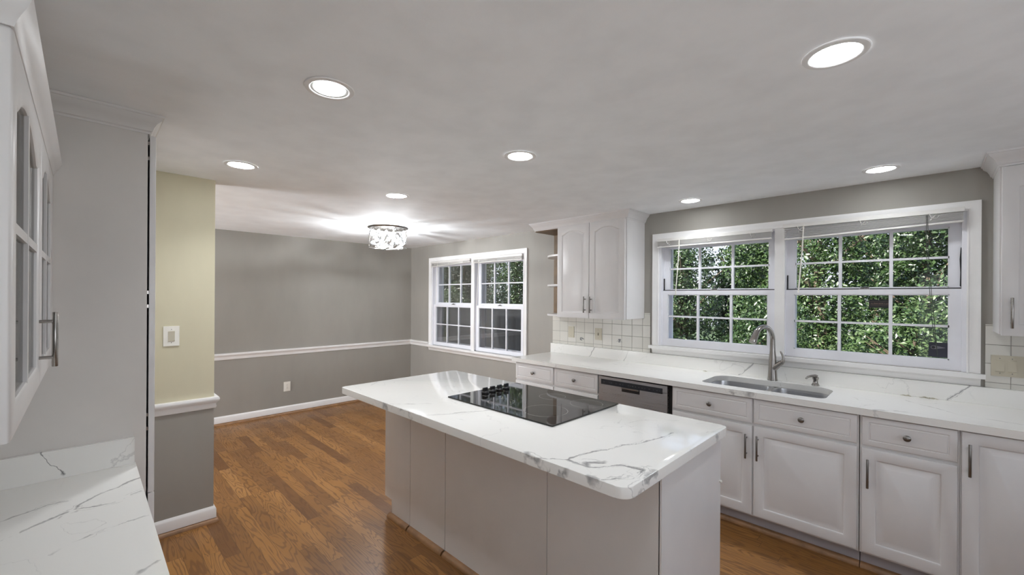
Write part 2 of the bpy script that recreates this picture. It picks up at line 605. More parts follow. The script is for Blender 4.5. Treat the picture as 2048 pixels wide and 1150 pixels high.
# ================================================================== the room shell
H = 2.288
YW = 3.655          # inner face of the window wall
XF = -5.87          # inner face of the far dining wall
XR = 1.75           # right wall
YC = -0.48          # wall behind the left counter
XS = -3.41          # face of the partition
floor = struct(MB().box(XF - 0.1, XR + 0.1, -2.7, YW + 0.05, -0.1, 0).build('floor', M['floor'], smooth=False), 'oak strip floor running toward the dining end')
ceil = struct(MB().box(XF - 0.6, XR + 0.5, -3.0, YW + 0.75, H, H + 0.3).build('ceiling', M['ceiling'], smooth=False), 'flat white ceiling')

DW = dict(x0=-5.295, x1=-3.405, z0=0.80, z1=2.04)
KW = dict(x0=-1.735, x1=0.162, z0=1.09, z1=2.04)
def wall_with_holes(name, holes, x0, x1, y0, y1, mat):
    mb = MB()
    x = x0
    for h in holes:
        mb.box(x, h['x0'], y0, y1, 0, H)
        mb.box(h['x0'], h['x1'], y0, y1, 0, h['z0'])
        mb.box(h['x0'], h['x1'], y0, y1, h['z1'], H)
        x = h['x1']
    mb.box(x, x1, y0, y1, 0, H)
    return struct(mb.build(name, mat, smooth=False))
wb = wall_with_holes('wall_back', [DW, KW], XF, XR, YW, YW + 0.21, M['wall'])
wb['label'] = 'taupe window wall of kitchen and dining end'
tag(struct(MB().box(XF - 0.15, XF, -2.7, YW + 0.21, 0, H).build('wall_left', M['wall'], smooth=False)), 'plain taupe end wall of the dining area')
tag(struct(MB().box(XR, XR + 0.15, -2.7, .2, 0, H).box(XR, XR + 0.15, 2.4, YW + 0.21, 0, H).box(XR, XR + 0.15, .2, 2.4, 0, .9).box(XR, XR + 0.15, .2, 2.4, 2.1, H).build('wall_right', M['wall'], smooth=False)), 'taupe wall at the right end of kitchen')
# wall behind the left counter, return and a rear wall open for the added glazed doors
tag(struct(MB().box(XS - 0.12, -0.55, YC - 0.12, YC, 0, H).box(-0.67, -0.55, -2.6, YC - 0.12, 0, H).build('wall_front', M['wall'], smooth=False)), 'taupe wall behind the left counter')
pd0, pd1, pdz = -0.2, 1.5, 2.05
tag(struct(MB().box(-0.67, pd0, -2.75, -2.6, 0, H).box(pd1, XR, -2.75, -2.6, 0, H).box(pd0, pd1, -2.75, -2.6, pdz, H)
    .box(XF, -5.7, -2.75, -2.6, 0, H).box(-3.9, -0.67, -2.75, -2.6, 0, H).box(-5.7, -3.9, -2.75, -2.6, pdz, H).build('wall_rear', M['wall'], smooth=False)), 'rear wall with openings for added glazed doors')
# partition beside the pantry
tag(struct(MB().box(XS - 0.12, XS, -0.36, 0.612, 0.838, H).build('wall_partition', M['lamplit'], smooth=False)), 'taupe short wall beside the tall pantry, warm lamp light painted in')
tag(struct(MB().box(XS - 0.12, XS, -0.36, 0.612, 0, 0.838).build('wall_partition_lower', M['wall'], smooth=False)), 'taupe lower part of short wall')

# added glass door behind the camera, put in to admit fill light
pdr = struct(thing('added_door_1', 'added white framed glass door behind the viewer, letting in fill light', None, (0.65, -2.62, 0)))
m = MB((0.65, -2.62, 0))
for a, b in ((pd0, pd0 + .08), (0.61, 0.69), (pd1 - .08, pd1)):
    m.box(a, b, -2.66, -2.62, 0, pdz, 0.004)
m.box(pd0 + .08, pd1 - .08, -2.66, -2.62, pdz - 0.1, pdz).box(pd0 + .08, pd1 - .08, -2.66, -2.62, 0, 0.16)
m.build('door_frame', M['trim'], pdr)
MB((0.65, -2.62, 0)).box(pd0 + .08, pd1 - .08, -2.645, -2.64, 0.16, pdz - 0.1).build('pane', M['glass'], pdr)

pdr = struct(thing('added_door_2', 'added white framed glass door in the hidden part of the dining area, letting in fill light', None, (-4.8, -2.62, 0)))  # second added door, put in to brighten the dining end
m = MB((-4.8, -2.62, 0))
for a, b in ((-5.7, -5.62), (-4.84, -4.76), (-3.98, -3.9)):
    m.box(a, b, -2.66, -2.62, 0, pdz, 0.004)
m.box(-5.62, -3.98, -2.66, -2.62, pdz - 0.1, pdz).box(-5.62, -3.98, -2.66, -2.62, 0, 0.16)
m.build('door_frame', M['trim'], pdr)
MB((-4.8, -2.62, 0)).box(-5.62, -3.98, -2.645, -2.64, 0.16, pdz - 0.1).build('pane', M['glass'], pdr)

w3 = struct(thing('added_window_3', 'added white window in the right wall beyond the frame, letting in fill light', None, (XR, 1.3, .9)))  # added window, out of view, put in for fill light
m = MB((XR, 1.3, .9))
for a, b in ((.2, .26), (1.27, 1.33), (2.34, 2.4)):
    m.box(XR + .03, XR + .08, a, b, .9, 2.1, .003)
m.box(XR + .03, XR + .08, .26, 2.34, .9, .96).box(XR + .03, XR + .08, .26, 2.34, 2.04, 2.1)
m.build('window_frame', M['trim'], w3)
MB((XR, 1.3, .9)).box(XR + .05, XR + .054, .26, 2.34, .96, 2.04).build('pane', M['glass'], w3)

# ---- baseboards, shoe, chair rails
BB = [(0, 0.028), (0.014, 0.028), (0.014, 0.085), (0.011, 0.093), (0.006, 0.100), (0.004, 0.104), (0, 0.104)]
SH = [(0, 0), (0.028, 0), (0.027, 0.010), (0.021, 0.019), (0.010, 0.026), (0, 0.028)]
CR = [(0, 0.762), (0.008, 0.762), (0.012, 0.775), (0.010, 0.790), (0.014, 0.800), (0.026, 0.812), (0.028, 0.826), (0.024, 0.836), (0, 0.838)]
def run(name, paths, prof, mat, label):
    mb = MB()
    for p in paths:
        mb.sweep(p, prof)
    return struct(mb.build(name, mat), label)
run('baseboard_left', [[(XF, -2.59), (XF, YW), (-2.96, YW)]], BB, M['trim'], 'white baseboard round the dining end')
run('trim_1', [[(XF, -2.59), (XF, YW), (-2.96, YW)]], SH, M['shoe'], 'brown wood shoe strip below dining baseboard')
run('baseboard_partition', [[(XS, -0.3), (XS, 0.612), (XS - .12, 0.612), (XS - .12, -0.3)]], BB, M['trim'], 'white baseboard wrapping the short wall')
run('trim_2', [[(XS, -0.3), (XS, 0.612), (XS - .12, 0.612), (XS - .12, -0.3)]], SH, M['shoe'], 'brown wood shoe strip at the short wall')
run('trim_3', [[(XF, -2.59), (XF, YW), (-5.36, YW)]], CR, M['trim'], 'white chair rail round the dining walls')
run('trim_4', [[(XS, -0.3), (XS, 0.612), (XS - .12, 0.612), (XS - .12, -0.3)]], CR, M['trim'], 'white chair rail wrapping the short wall')

# ================================================================== windows
def window(name, label, W, xm, apron_z, stoolz, dining):
    x0, x1, z0, z1 = W['x0'], W['x1'], W['z0'], W['z1']
    cx = (x0 + x1) / 2
    off = (cx, YW, z0)
    root = struct(thing(name, label, None, off))
    # jamb lining, mullion and outer storm frame
    m = MB(off)
    m.box(x0, x0 + .02, YW, YW + .2, z0, z1).box(x1 - .02, x1, YW, YW + .2, z0, z1)
    m.box(x0 + .02, x1 - .02, YW, YW + .2, z1 - .012, z1).box(x0 + .02, x1 - .02, YW + .02, YW + .2, z0 - .0, z0 + .012)
    m.box(xm - .035, xm + .035, YW - .002, YW + .2, z0 + .012, z1 - .012, 0.003)
    m.build('window_frame', M['sash'], root)
    # casing (three sides) with stepped profile
    cw = 0.056
    P = [(0, YW), (0, YW - .012), (.006, YW - .016), (.012, YW - .012), (.034, YW - .014), (.040, YW - .019), (.048, YW - .021), (cw, YW - .021), (cw, YW)]
    m = MB(off)
    m.sweep([(x0, z0), (x0, z1), (x1, z1), (x1, z0)][::-1], P, 'XZ')
    m.box(xm - .032, xm + .032, YW - .014, YW - .002, z0, z1, 0.003)
    m.build('casing', M['trim'], root)
    # stool and apron
    m = MB(off)
    m.box(x0 - cw - .022, x1 + cw + .018, YW - .048, YW + .02, stoolz - .026, stoolz, 0.007, 3)
    m.build('window_sill', M['trim'], root)
    m = MB(off)
    m.prism([(YW, stoolz - .026), (YW, apron_z), (YW - .012, apron_z), (YW - .018, apron_z + .012), (YW - .020, apron_z + .03), (YW - .036, stoolz - .026)], x0 - cw, x1 + cw, 'X')
    m.build('apron', M['trim'], root)
    units = [(x0 + .02, xm - .035), (xm + .035, x1 - .02)]
    for ui, (a, b) in enumerate(units):
        st = 0.05
        if dining:
            zl0, zl1, gl0, gl1, gu0, gu1, top = z0 + .012, 1.405, 0.845, 1.375, 1.428, 1.965, z1 - .012
        else:
            zl0, zl1, gl0, gl1, gu0, gu1, top = z0 + .012, 1.583, 1.150, 1.549, 1.592, 1.962, z1 - .012
        for (s0, s1, g0, g1, yy) in ((zl0, zl1, gl0, gl1, YW + .022), (gu0 - .035, top, gu0, gu1, YW + .058)):
            lower = yy < YW + .04
            m = MB(off)
            m.box(a, a + st, yy, yy + .032, s0, s1, .002).box(b - st, b, yy, yy + .032, s0, s1, .002)
            m.box(a + st, b - st, yy, yy + .032, g1, s1, .002).box(a + st, b - st, yy, yy + .032, s0, g0, .002)
            # glazing bead
            for q in ((a + st, a + st + .006, g0, g1), (b - st - .006, b - st, g0, g1), (a + st, b - st, g0, g0 + .006), (a + st, b - st, g1 - .006, g1)):
                m.box(q[0], q[1], yy + .006, yy + .022, q[2], q[3])
            s = m.build('lower_sash' if lower else 'upper_sash', M['sash'], root)
            m = MB(off)
            gw = (b - a - 2 * st) / 3
            for i in (1, 2):
                m.box(a + st + gw * i - .009, a + st + gw * i + .009, yy + .004, yy + .026, g0, g1, .002)
            zm = (g0 + g1) / 2 + (.005 if lower else 0)
            m.box(a + st, b - st, yy + .006, yy + .024, zm - .007, zm + .007, .002)
            m.build('muntin_grid', M['sash'], s)
            m = MB(off)
            m.box(a + st, b - st, yy + .014, yy + .017, g0, g1)
            m.build('pane', M['glass'], s)
            if lower:
                m = MB(off)
                lx = a + (b - a) * .5
                m.box(lx - .028, lx + .028, yy + .004, yy + .028, s1, s1 + .006, .001)
                m.tube([(lx - .02, yy + .016, s1 + .006), (lx, yy + .016, s1 + .014), (lx + .024, yy + .006, s1 + .012)], .005, 8)
                m.build('sash_lock', M['darksteel'], s)
                if not dining:
                    m = MB(off)
                    m.box(a, b, yy + .020, yy + .026, s1, s1 + .007)
                    m.box(a + .002, a + .008, YW + .046, YW + .057, s1 + .0075, s1 + .11).build_each('weatherstrip', M['black'], s)
        # outer storm frame and screen
        m = MB(off)
        m.box(a - .002, a + .045, YW + .13, YW + .15, z0 + .012, z1 - .012).box(b - .045, b + .002, YW + .13, YW + .15, z0 + .012, z1 - .012)
        m.box(a + .045, b - .045, YW + .13, YW + .15, z0 + .012, z0 + .05).box(a + .045, b - .045, YW + .13, YW + .15, gu1 + .0, z1 - .012)
        m.box(a + .045, b - .045, YW + .13, YW + .15, gu0 - .03, gu0 - .002)
        m.build('storm_frame', M['sash'], root)
        if dining:
            m = MB(off)
            m.box(a + .045, b - .045, YW + .138, YW + .139, z0 + .05, gu0 - .03)
            m.build('insect_screen', M['screen'], root)
    return root
wd = window('window_1', 'white double window of dining area with twelve small panes each side', DW, -4.335, 0.722, 0.800, True)
wk = window('window_2', 'wide white double window over the kitchen sink', KW, -0.79, 1.016, 1.088, False)
# worn black weather tape on the right upper sash
m = MB((-0.787, YW, 1.09))
m.prism([(.142, 1.592), (.135, 1.60), (.137, 1.68), (.134, 1.76), (.138, 1.83), (.144, 1.835), (.146, 1.76), (.147, 1.68), (.149, 1.592)], YW + .05, YW + .056, 'Y')
m.build('weatherstrip', M['black'], wk)

# ---- blinds
def blind(label, x0, x1, ztop, zl, zr, wand_x, cord_x, n=9, rail=M['trim']):
    y0, y1 = YW - .047, YW - .017
    if x0 < -3: y0, y1 = YW - .035, YW - .005
    root = thing('window_blind', label, 'blind', (x0, YW, ztop), group=None)
    off = (x0, YW, ztop)
    m = MB(off)
    m.box(x0, x1, y0, y1, ztop - .026, ztop, .003)
    m.build('headrail', M['blind'], root)
    m = MB(off)
    for i in range(n):
        f = (i + 1) / (n + 1)
        def zz(x):
            bot = zl + (zr - zl) * (x - x0) / (x1 - x0)
            return (ztop - .028) + (bot + .012 - (ztop - .028)) * f
        a, b = x0 + .004, x1 - .004
        t_ = .0016
        za, zb = zz(a), zz(b)
        m.loops([[(a, y0 - .002, za), (a, y1 - .002, za + .002), (a, y1 - .002, za + .002 + t_), (a, y0 - .002, za + t_)],
                 [(b, y0 - .002, zb), (b, y1 - .002, zb + .002), (b, y1 - .002, zb + .002 + t_), (b, y0 - .002, zb + t_)]])
    m.build('slat_stack', M['blind'], root)
    m = MB(off)
    a, b = x0 + .004, x1 - .004
    m.loops([[(a, y0 + .001, zl), (a, y1 - .001, zl), (a, y1 - .001, zl + .011), (a, y0 + .001, zl + .011)],
             [(b, y0 + .001, zr), (b, y1 - .001, zr), (b, y1 - .001, zr + .011), (b, y0 + .001, zr + .011)]])
    m.build('bottom_rail', M['blind'], root)
    # ladder tapes with loops of spare cord hanging over the stack
    m = MB(off)
    L = x1 - x0
    for f in (.12, .5, .86):
        x = x0 + L * f
        m.tube([(x - .02, y0 - .004, ztop - .02), (x - .012, y0 - .008, ztop - .045), (x + .01, y0 - .010, ztop - .06), (x + .022, y0 - .008, ztop - .042), (x + .012, y0 - .005, ztop - .03), (x - .004, y0 - .008, ztop - .05), (x - .016, y0 - .008, ztop - .066)], .0022, 5)
    m.build_each('ladder_cord', M['blind'], root)
    if wand_x:
        m = MB(off)
        zb_ = ztop - (.50 if x0 > -3 else .62)
        m.tube([(wand_x, y0 - .006, ztop - .02), (wand_x - .006, y0 - .012, ztop - .2), (wand_x - .024, y0 - .014, zb_ + .05)], .0045 if x0 > -3 else .0035, 8)
        m.tube([(wand_x - .024, y0 - .014, zb_ + .055), (wand_x - .027, y0 - .014, zb_)], [.006, .0045], 8)
        m.build('wand', M['whiteplastic'], root)
    if cord_x:
        m = MB(off)
        m.tube([(cord_x, y0 - .004, ztop - .03), (cord_x + .004, y0 - .006, ztop - .3), (cord_x + .03, y0 - .008, ztop - .7), (cord_x + .05, y0 - .01, ztop - .86)], .0016, 6)
        m.tube([(cord_x + .006, y0 - .004, ztop - .03), (cord_x + .012, y0 - .007, ztop - .33), (cord_x + .036, y0 - .008, ztop - .66), (cord_x + .052, y0 - .01, ztop - .88)], .0016, 6)
        m.build_each('cord', M['darkcord'], root)
    return root
M['darkcord'] = simple('dark_cord', (0.05, 0.06, 0.05), 0.7)
blind('white blind raised at left half of the kitchen sink window', -1.735, -0.835, 2.045, 1.968, 1.965, -1.53, None)
blind('white blind raised at right half of sink window, dark cord hanging', -0.762, 0.150, 2.062, 1.948, 1.974, -0.635, -0.01)
blind('sagging blind raised at left half of the dining window', -5.285, -4.37, 2.035, 1.955, 1.985, -5.10, None)
blind('dark-ended blind raised at right half of the dining window', -4.31, -3.415, 2.035, 1.965, 1.965, -4.18, None)
# stickers on the kitchen glass
st = thing('warning_sticker', 'small black sticker with thin pale lines on window pane', 'sticker', (-.227, YW + .034, 1.487))
MB((-.227, YW + .034, 1.487)).box(-.282, -.172, YW + .0345, YW + .0355, 1.460, 1.514).build('backing', M['black'], st)
m = MB((-.227, YW + .034, 1.487))
for z in (1.4995, 1.481, 1.4735):
    m.box(-.278, -.176, YW + .0338, YW + .0346, z, z + .0012)
rs = random.Random(3)
x = -.272
while x < -.184:
    w_ = rs.uniform(.003, .007)
    m.box(x, x + w_, YW + .0338, YW + .0346, 1.4845 + rs.uniform(0, .001), 1.490 + rs.uniform(-.001, .003))
    x += w_ + rs.uniform(.0015, .004)
m.build('line_print', simple('faded_print', (0.16, 0.10, 0.08), 0.5), st)
st = thing('security_sign', 'dark blue square sign with pale eye shape in corner of window pane', 'sign', (.045, YW + .03, 1.20))
off = (.045, YW + .03, 1.20)
MB(off).box(.004, .086, YW + .0335, YW + .0355, 1.163, 1.253, .0008).build('backing', simple('navy_card', (0.018, 0.02, 0.035), 0.35), st)
m = MB(off)
eye = [(.012, 1.222)] + [(.012 + .013 * (1 - math.cos(t)), 1.222 + .0115 * math.sin(t)) for t in (0.5, 1.0, 1.4)] + [(.034, 1.2325), (.073, 1.2235), (.078, 1.222), (.073, 1.2205), (.034, 1.2115)] + [(.012 + .013 * (1 - math.cos(t)), 1.222 - .0115 * math.sin(t)) for t in (1.4, 1.0, 0.5)]
m.prism(eye, YW + .0328, YW + .0336, 'Y')
m.build('eye_print', simple('grey_print', (0.17, 0.17, 0.19), 0.4), st)
m = MB(off).lathe([(.0085, 0), (.0085, .0008)], (.0245, YW + .0321, 1.2222), 20, 'Y')
m.build('pupil_print', M['black'], st)

# ================================================================== cabinet helpers
def front_loops(x0, x1, z0, z1, spec, arch=0.0, N=15):
    """loops (CCW seen from the front) at inset e and depth y"""
    out = []
    for e, y, ar in spec:
        a, b, lo, hi = x0 + e, x1 - e, z0 + e, z1 - e
        pts = [(a, y, lo), (b, y, lo)]
        for i in range(N):
            t = 1 - 2 * i / (N - 1)
            x = (a + b) / 2 + (b - a) / 2 * t
            z = hi
            if ar and arch:
                u = min(1.0, abs(t) / 0.86)
                z = hi - arch * (u ** 2.2) 
            pts.append((x, y, z))
        out.append(pts)
    return out
def raised_front(mb, x0, x1, z0, z1, yf, th=.019, fr=.058, arch=0.0, field=.034):
    s = [(0, yf + th, 0), (0, yf + .004, 0), (.0012, yf + .0012, 0), (.004, yf, 0), (fr - .004, yf, 1), (fr, yf + .002, 1), (fr + .003, yf + .008, 1),
         (fr + .009, yf + .008, 1), (fr + field, yf + .002, 1), (fr + field + .002, yf + .001, 1)]
    mb.loops(front_loops(x0, x1, z0, z1, s, arch))
def drawer_front(mb, x0, x1, z0, z1, yf, th=.019, fr=.028):
    s = [(0, yf + th, 0), (0, yf + .005, 0), (.0015, yf + .0015, 0), (.005, yf, 0), (fr, yf, 0), (fr + .002, yf + .003, 0), (fr + .006, yf + .003, 0), (fr + .009, yf + .0005, 0)]
    mb.loops(front_loops(x0, x1, z0, z1, s, 0, 3))
def knob(parent, off, x, y, z):
    m = MB(off).lathe([(.006, 0), (.005, -.010), (.008, -.014), (.0155, -.019), (.0165, -.024), (.013, -.028), (.006, -.030), (.0002, -.0305)], (x, y, z), 16, 'Y')
    return m.build('knob', M['darksteel'], parent)
def bar_handle(parent, off, x, y, z0, z1, mat=None, r=.0058, out=.032):
    m = MB(off)
    m.tube([(x, y - out, z0), (x, y - out, z0 + .001), (x, y - out, z1 - .001), (x, y - out, z1)], [r * .9, r, r, r * .9], 12)
    for z in (z0 + (z1 - z0) * .17, z1 - (z1 - z0) * .17):
        m.tube([(x, y + .0005, z), (x, y - out, z)], r * .75, 10)
    return m.build('handle', mat or M['darksteel'], parent)

# ================================================================== base cabinets on the window wall
YD = 3.035      # face of the doors
YF = YD + .0195
def base_cab(label, x0, x1, units, has_drawer=True, left_end=False):
    """units: list of (x0,x1, handle_side or None, knob?)"""
    off = ((x0 + x1) / 2, YF, 0)
    r = thing('base_cabinet', label, 'cabinet', off)
    m = MB(off)
    if 'sink' in label and 'paired' in label:
        m.box(x0, x0 + .016, YF + .02, YW - .002, .104, .874).box(x1 - .016, x1, YF + .02, YW - .002, .104, .874)
        m.box(x0 + .016, x1 - .016, YF + .02, YW - .002, .104, .12).box(x0, x1, YF, YF + .02, .104, .125)
        m.box(x0, x0 + .02, YF, YF + .02, .125, .874).box(x1 - .02, x1, YF, YF + .02, .125, .874)
        m.box(x0 + .02, x1 - .02, YF, YF + .02, .66, .874).box((x0 + x1) / 2 - .03, (x0 + x1) / 2 + .03, YF, YF + .02, .125, .66)
    else:
        m.box(x0, x1, YF + .0, YW - .002, .104, .874)
    m.build('body', M['cab'], r)
    m = MB(off).box(x0, x1, YF + .055, YW - .002, .0, .104)
    m.build('toe_kick', M['kick'], r)
    m = MB(off).sweep([(x1, YF + .055), (x0, YF + .055)][::-1], SH)
    m.build('shoe_molding', M['shoe'], r)
    for (a, b, side, kn) in units:
        ztop = .868
        if kn:
            m = MB(off)
            drawer_front(m, a, b, .710, .868, YD)
            d = m.build('drawer_front', M['cab'], r)
            knob(d, off, (a + b) / 2, YD, .790)
            ztop = .692
        m = MB(off)
        raised_front(m, a, b, .118, ztop, YD)
        d = m.build('door', M['cab'], r)
        if side:
            hx = a + .026 if side == 'L' else b - .030
            zt = ztop - .052
            bar_handle(d, off, hx, YD, zt - .157, zt)
    return r
base_cab('white base cabinet with two knobbed drawers at left end of run', -2.945, -1.972,
         [(-2.938, -2.458, 'R', 1), (-2.446, -1.977, 'L', 1)])
base_cab('white sink base cabinet, paired doors and two knobbed fronts below sink', -1.342, -.272,
         [(-1.330, -.808, 'R', 1), (-.798, -.279, 'L', 1)])
base_cab('white single-door cabinet with one knobbed drawer, right of sink base', -.268, .1155,
         [(-.258, .108, 'L', 1)])
base_cab('white full-height door cabinet without drawer at right frame edge', .1165, .86,
         [(.1215, .49, 'L', 0), (.496, .85, 'R', 0)])
base_cab('plain corner cabinet beyond the right frame edge', .861, XR - .003, [(.87, 1.30, 'R', 0), (1.306, 1.735, 'L', 0)])

# dishwasher
off = (-1.655, YF, 0)
dw = thing('dishwasher', 'stainless steel dishwasher with black control strip below the countertop', 'dishwasher', off)
MB(off).box(-1.968, -1.346, YD + .035, YW - .03, .02, .858).build('body', M['gap'], dw)
m = MB(off).box(-1.962, -1.370, YD - .004, YD + .026, .115, .808, .003)
door = m.build('door', M['stainless'], dw)
m = MB(off).box(-1.962, -1.370, YD - .006, YD + .026, .810, .864, .004)
pan = m.build('control_panel', M['stainless'], dw)
MB(off).box(-1.938, -1.406, YD - .009, YD - .0055, .800, .842, .001).build('control_strip', simple('black_glass_strip', (.02, .021, .026), .15), pan)
m = MB(off)
for x in (-1.915, -1.86, -1.845, -1.80, -1.765, -1.74, -1.69, -1.672, -1.655, -1.628, -1.60, -1.575, -1.55, -1.515, -1.48, -1.455, -1.432):
    m.box(x, x + (.012 if round(x * 1000) % 2 else .007), YD - .0098, YD - .0088, .8195, .8212)
m.build_each('button_print', simple('grey_icons', (.16, .16, .18), .4), pan)
# recessed pull: dark pocket and lip
m = MB(off)
m.loops([[(-1.748, YD - .0045, .764), (-1.592, YD - .0045, .764), (-1.592, YD - .0045, .800), (-1.748, YD - .0045, .800)],
         [(-1.744, YD - .006, .767), (-1.596, YD - .006, .767), (-1.596, YD - .006, .797), (-1.744, YD - .006, .797)]])
m.build('pull_recess', M['black'], door)
MB(off).prism([(YD - .005, .788), (YD - .020, .790), (YD - .022, .797), (YD - .006, .800)], -1.742, -1.598, 'X').build('pull_lip', M['stainless'], door)
MB(off).box(-1.962, -1.370, YD + .05, YD + .06, .02, .112).build('kick_plate', M['black'], dw)
m = MB(off)
for z in (.845, .815, .79, .76, .73, .70, .66, .62):
    m.box(-1.3685, -1.3665, YD + .004, YD + .010, z, z + .006)
m.build_each('edge_clip', M['steel'], dw)

# ================================================================== countertops
def Zp(pts, z): return [(x, y, z) for x, y in pts]
VK = [(Zp([(-2.45, 3.03), (-2.2, 3.10), (-1.9, 3.06)], .90), .006, .5), (Zp([(-.95, 3.02), (-.80, 3.012)], .90), .007, .7),
      (Zp([(-.2, 3.02), (-.05, 3.10)], .90), .007, .6), (Zp([(-.1, 3.45), (.12, 3.22), (.6, 3.15)], .914), .004, .5),
      (Zp([(-2.4, 3.5), (-1.9, 3.35), (-1.4, 3.38)], .914), .003, .4)]
M['quartz_k'] = quartz('white_quartz_window_run', VK)
VS = [([(-2.392, 3.62, 1.02), (-2.465, 3.62, .91)], .004, .8), ([(-2.026, 3.62, 1.02), (-2.076, 3.62, .92)], .003, .5),
      ([(-.952, 3.62, 1.03), (-1.068, 3.62, .905)], .0035, .75), ([(.185, 3.62, 1.02), (.12, 3.62, .95), (.06, 3.62, .90)], .0028, .8)]
M['quartz_s'] = quartz('white_quartz_splash', VS, (1, 0, 1))

def rrect(x0, x1, y0, y1, rads, n=6):
    """rads: (r at x0y0, x1y0, x1y1, x0y1)"""
    pts = []
    for (cx, cy, r, a0) in ((x0 + rads[0], y0 + rads[0], rads[0], PI), (x1 - rads[1], y0 + rads[1], rads[1], 1.5 * PI),
                            (x1 - rads[2], y1 - rads[2], rads[2], 0), (x0 + rads[3], y1 - rads[3], rads[3], .5 * PI)):
        k = n if r > .001 else 0
        for i in range(k + 1):
            t = a0 + (PI / 2) * (i / k if k else 0)
            pts.append((cx + r * math.cos(t), cy + r * math.sin(t)))
    return pts
def hull_out(x0, x1, y0, y1, inner):
    """match each inner point to a point on the outer rectangle"""
    cx, cy = (x0 + x1) / 2, (y0 + y1) / 2
    out = []
    return out
SX0, SX1, SY0, SY1 = -1.172, -.438, 3.128, 3.527
def counter_with_sink():
    mb = MB()
    x0, x1, y0, y1, z0, z1 = -2.976, XR - .002, 3.015, YW - .0005, .876, .914
    # slab = four pieces round the cut-out, welded, corners rounded with fillets inside the cut
    inner = rrect(SX0, SX1, SY0, SY1, (.05, .05, .11, .11), 8)
    bm = mb.bm
    def ring(z, pts): return [bm.verts.new((x, y, z)) for x, y in pts]
    outer = [(x0, y0), (x1, y0), (x1, y1), (x0, y1)]
    # nearest-corner fan triangulation between the rectangle and the hole
    for z, flip in ((z1, False), (z0, True)):
        bo = ring(z, outer); bi = ring(z, inner)
        n = len(inner); q = n // 4
        for c in range(4):
            seg = bi[c * q:(c + 1) * q]
            for a, b in zip(seg[:-1], seg[1:]):
                bm.faces.new([bo[c], b, a])
            nxt = bi[((c + 1) * q) % n]
            bm.faces.new([bo[c], bo[(c + 1) % 4], nxt, seg[-1]])
        if flip: lo_o, lo_i = bo, bi
        else: hi_o, hi_i = bo, bi
    for i in range(4):
        bm.faces.new([lo_o[i], lo_o[(i + 1) % 4], hi_o[(i + 1) % 4], hi_o[i]])
    n = len(inner)
    for i in range(n):
        bm.faces.new([lo_i[i], lo_i[(i + 1) % n], hi_i[(i + 1) % n], hi_i[i]])
    es = [e for e in bm.edges if abs(e.verts[0].co.z - z1) < 1e-5 and abs(e.verts[1].co.z - z1) < 1e-5 and e.is_manifold and e.calc_face_angle(0) > 1]
    bmesh.ops.bevel(bm, geom=es, offset=.003, segments=2, affect='EDGES')
    return mb.build('countertop', M['quartz_k'])
tag(counter_with_sink(), 'long white veined quartz countertop with sink cut-out under the window', 'countertop')
m = MB((0, YW, .9145)).box(-2.971, XR - .002, 3.622, YW - .0005, .9145, 1.0148, .0015)
tag(m.build('backsplash_strip', M['quartz_s'], loc=(0, YW, .9145)), 'low white quartz upstand along window wall behind the sink', 'backsplash')

# tiled splashback pieces
tb = thing('tile_backsplash', 'white square tile backsplash below the middle wall cabinet', 'tile backsplash', (-2.4, YW, 1.0155))
MB((-2.4, YW, 1.0155)).box(-2.962, -1.815, YW - .008, YW - .0003, 1.0155, 1.3255).box(-1.873, -1.815, YW - .008, YW - .0003, 1.3255, 1.378).build('tile_field', M['tile_a'], tb, smooth=False)
rs = random.Random(5)
for (cx, cz) in ((-2.572, 1.092), (-2.131, 1.094)):
    m = MB((-2.4, YW, 1.0155))
    for k in range(5):
        a = rs.uniform(0, 6.28); rr = rs.uniform(.004, .02)
        px_, pz_ = cx + rr * math.cos(a) * 1.2, cz + rr * math.sin(a)
        m.lathe([(.009 + .004 * rs.random(), 0), (.006, -.0006)], (px_, YW - .0078, pz_), 9, 'Y', 1.0, rs.uniform(.35, .8))
    m.tube([(cx - .028, YW - .0082, cz - .004), (cx - .01, YW - .0082, cz + .012), (cx + .012, YW - .0082, cz + .004), (cx + .03, YW - .0082, cz - .008)], .0016, 5)
    m.build('painted_motif', M['ink'], tb)
tag(MB((.6, YW, 1.0155)).box(.236, XR - .002, YW - .008, YW - .0003, 1.0155, 1.376).build('tile_backsplash', M['tile_b'], loc=(.6, YW, 1.0155), smooth=False), 'white square tile backsplash to the right of the sink window', 'tile backsplash')

# ---- sink
off = (-.805, 3.33, .874)
sk = thing('kitchen_sink', 'double bowl stainless steel undermount sink below the faucet', 'sink', off)
def bowl(x0, x1, y0, y1, r1, r2, depth):
    mb = MB(off)
    zt = .8755
    inner = []
    for e, z in ((-.018, zt), (0.002, zt), (.004, zt - .01), (.008, zt - depth + .05), (.016, zt - depth + .02), (.045, zt - depth + .004), (.09, zt - depth)):
        q = [max(.012, r - e * .4) for r in (r1, r2, r2 if False else r2, r1)]
        inner.append([(x, y, z) for x, y in rrect(x0 + e, x1 - e, y0 + e, y1 - e, q, 6)])
    outer = []
    for lp in reversed(inner):
        outer.append([(x, y, z - .0015) for x, y, z in lp])
    mb.loops(inner, cap_first=False, cap_last=True)
    o = mb.build('bowl', M['stainless'], sk)
    return o
bl = bowl(SX0 + .003, -.800, SY0 + .004, SY1 - .004, .075, .055, .19)
br = bowl(-.765, SX1 - .003, SY0 + .004, SY1 - .004, .055, .075, .19)
for nm, cx in ((bl, -.985), (br, -.60)):
    m = MB(off).lathe([(.044, 0), (.044, .004), (.036, .005), (.030, .001), (.0002, .0005)], (cx, 3.36, .8755 - .1895), 24)
    m.build('drain', M['darksteel'], nm)

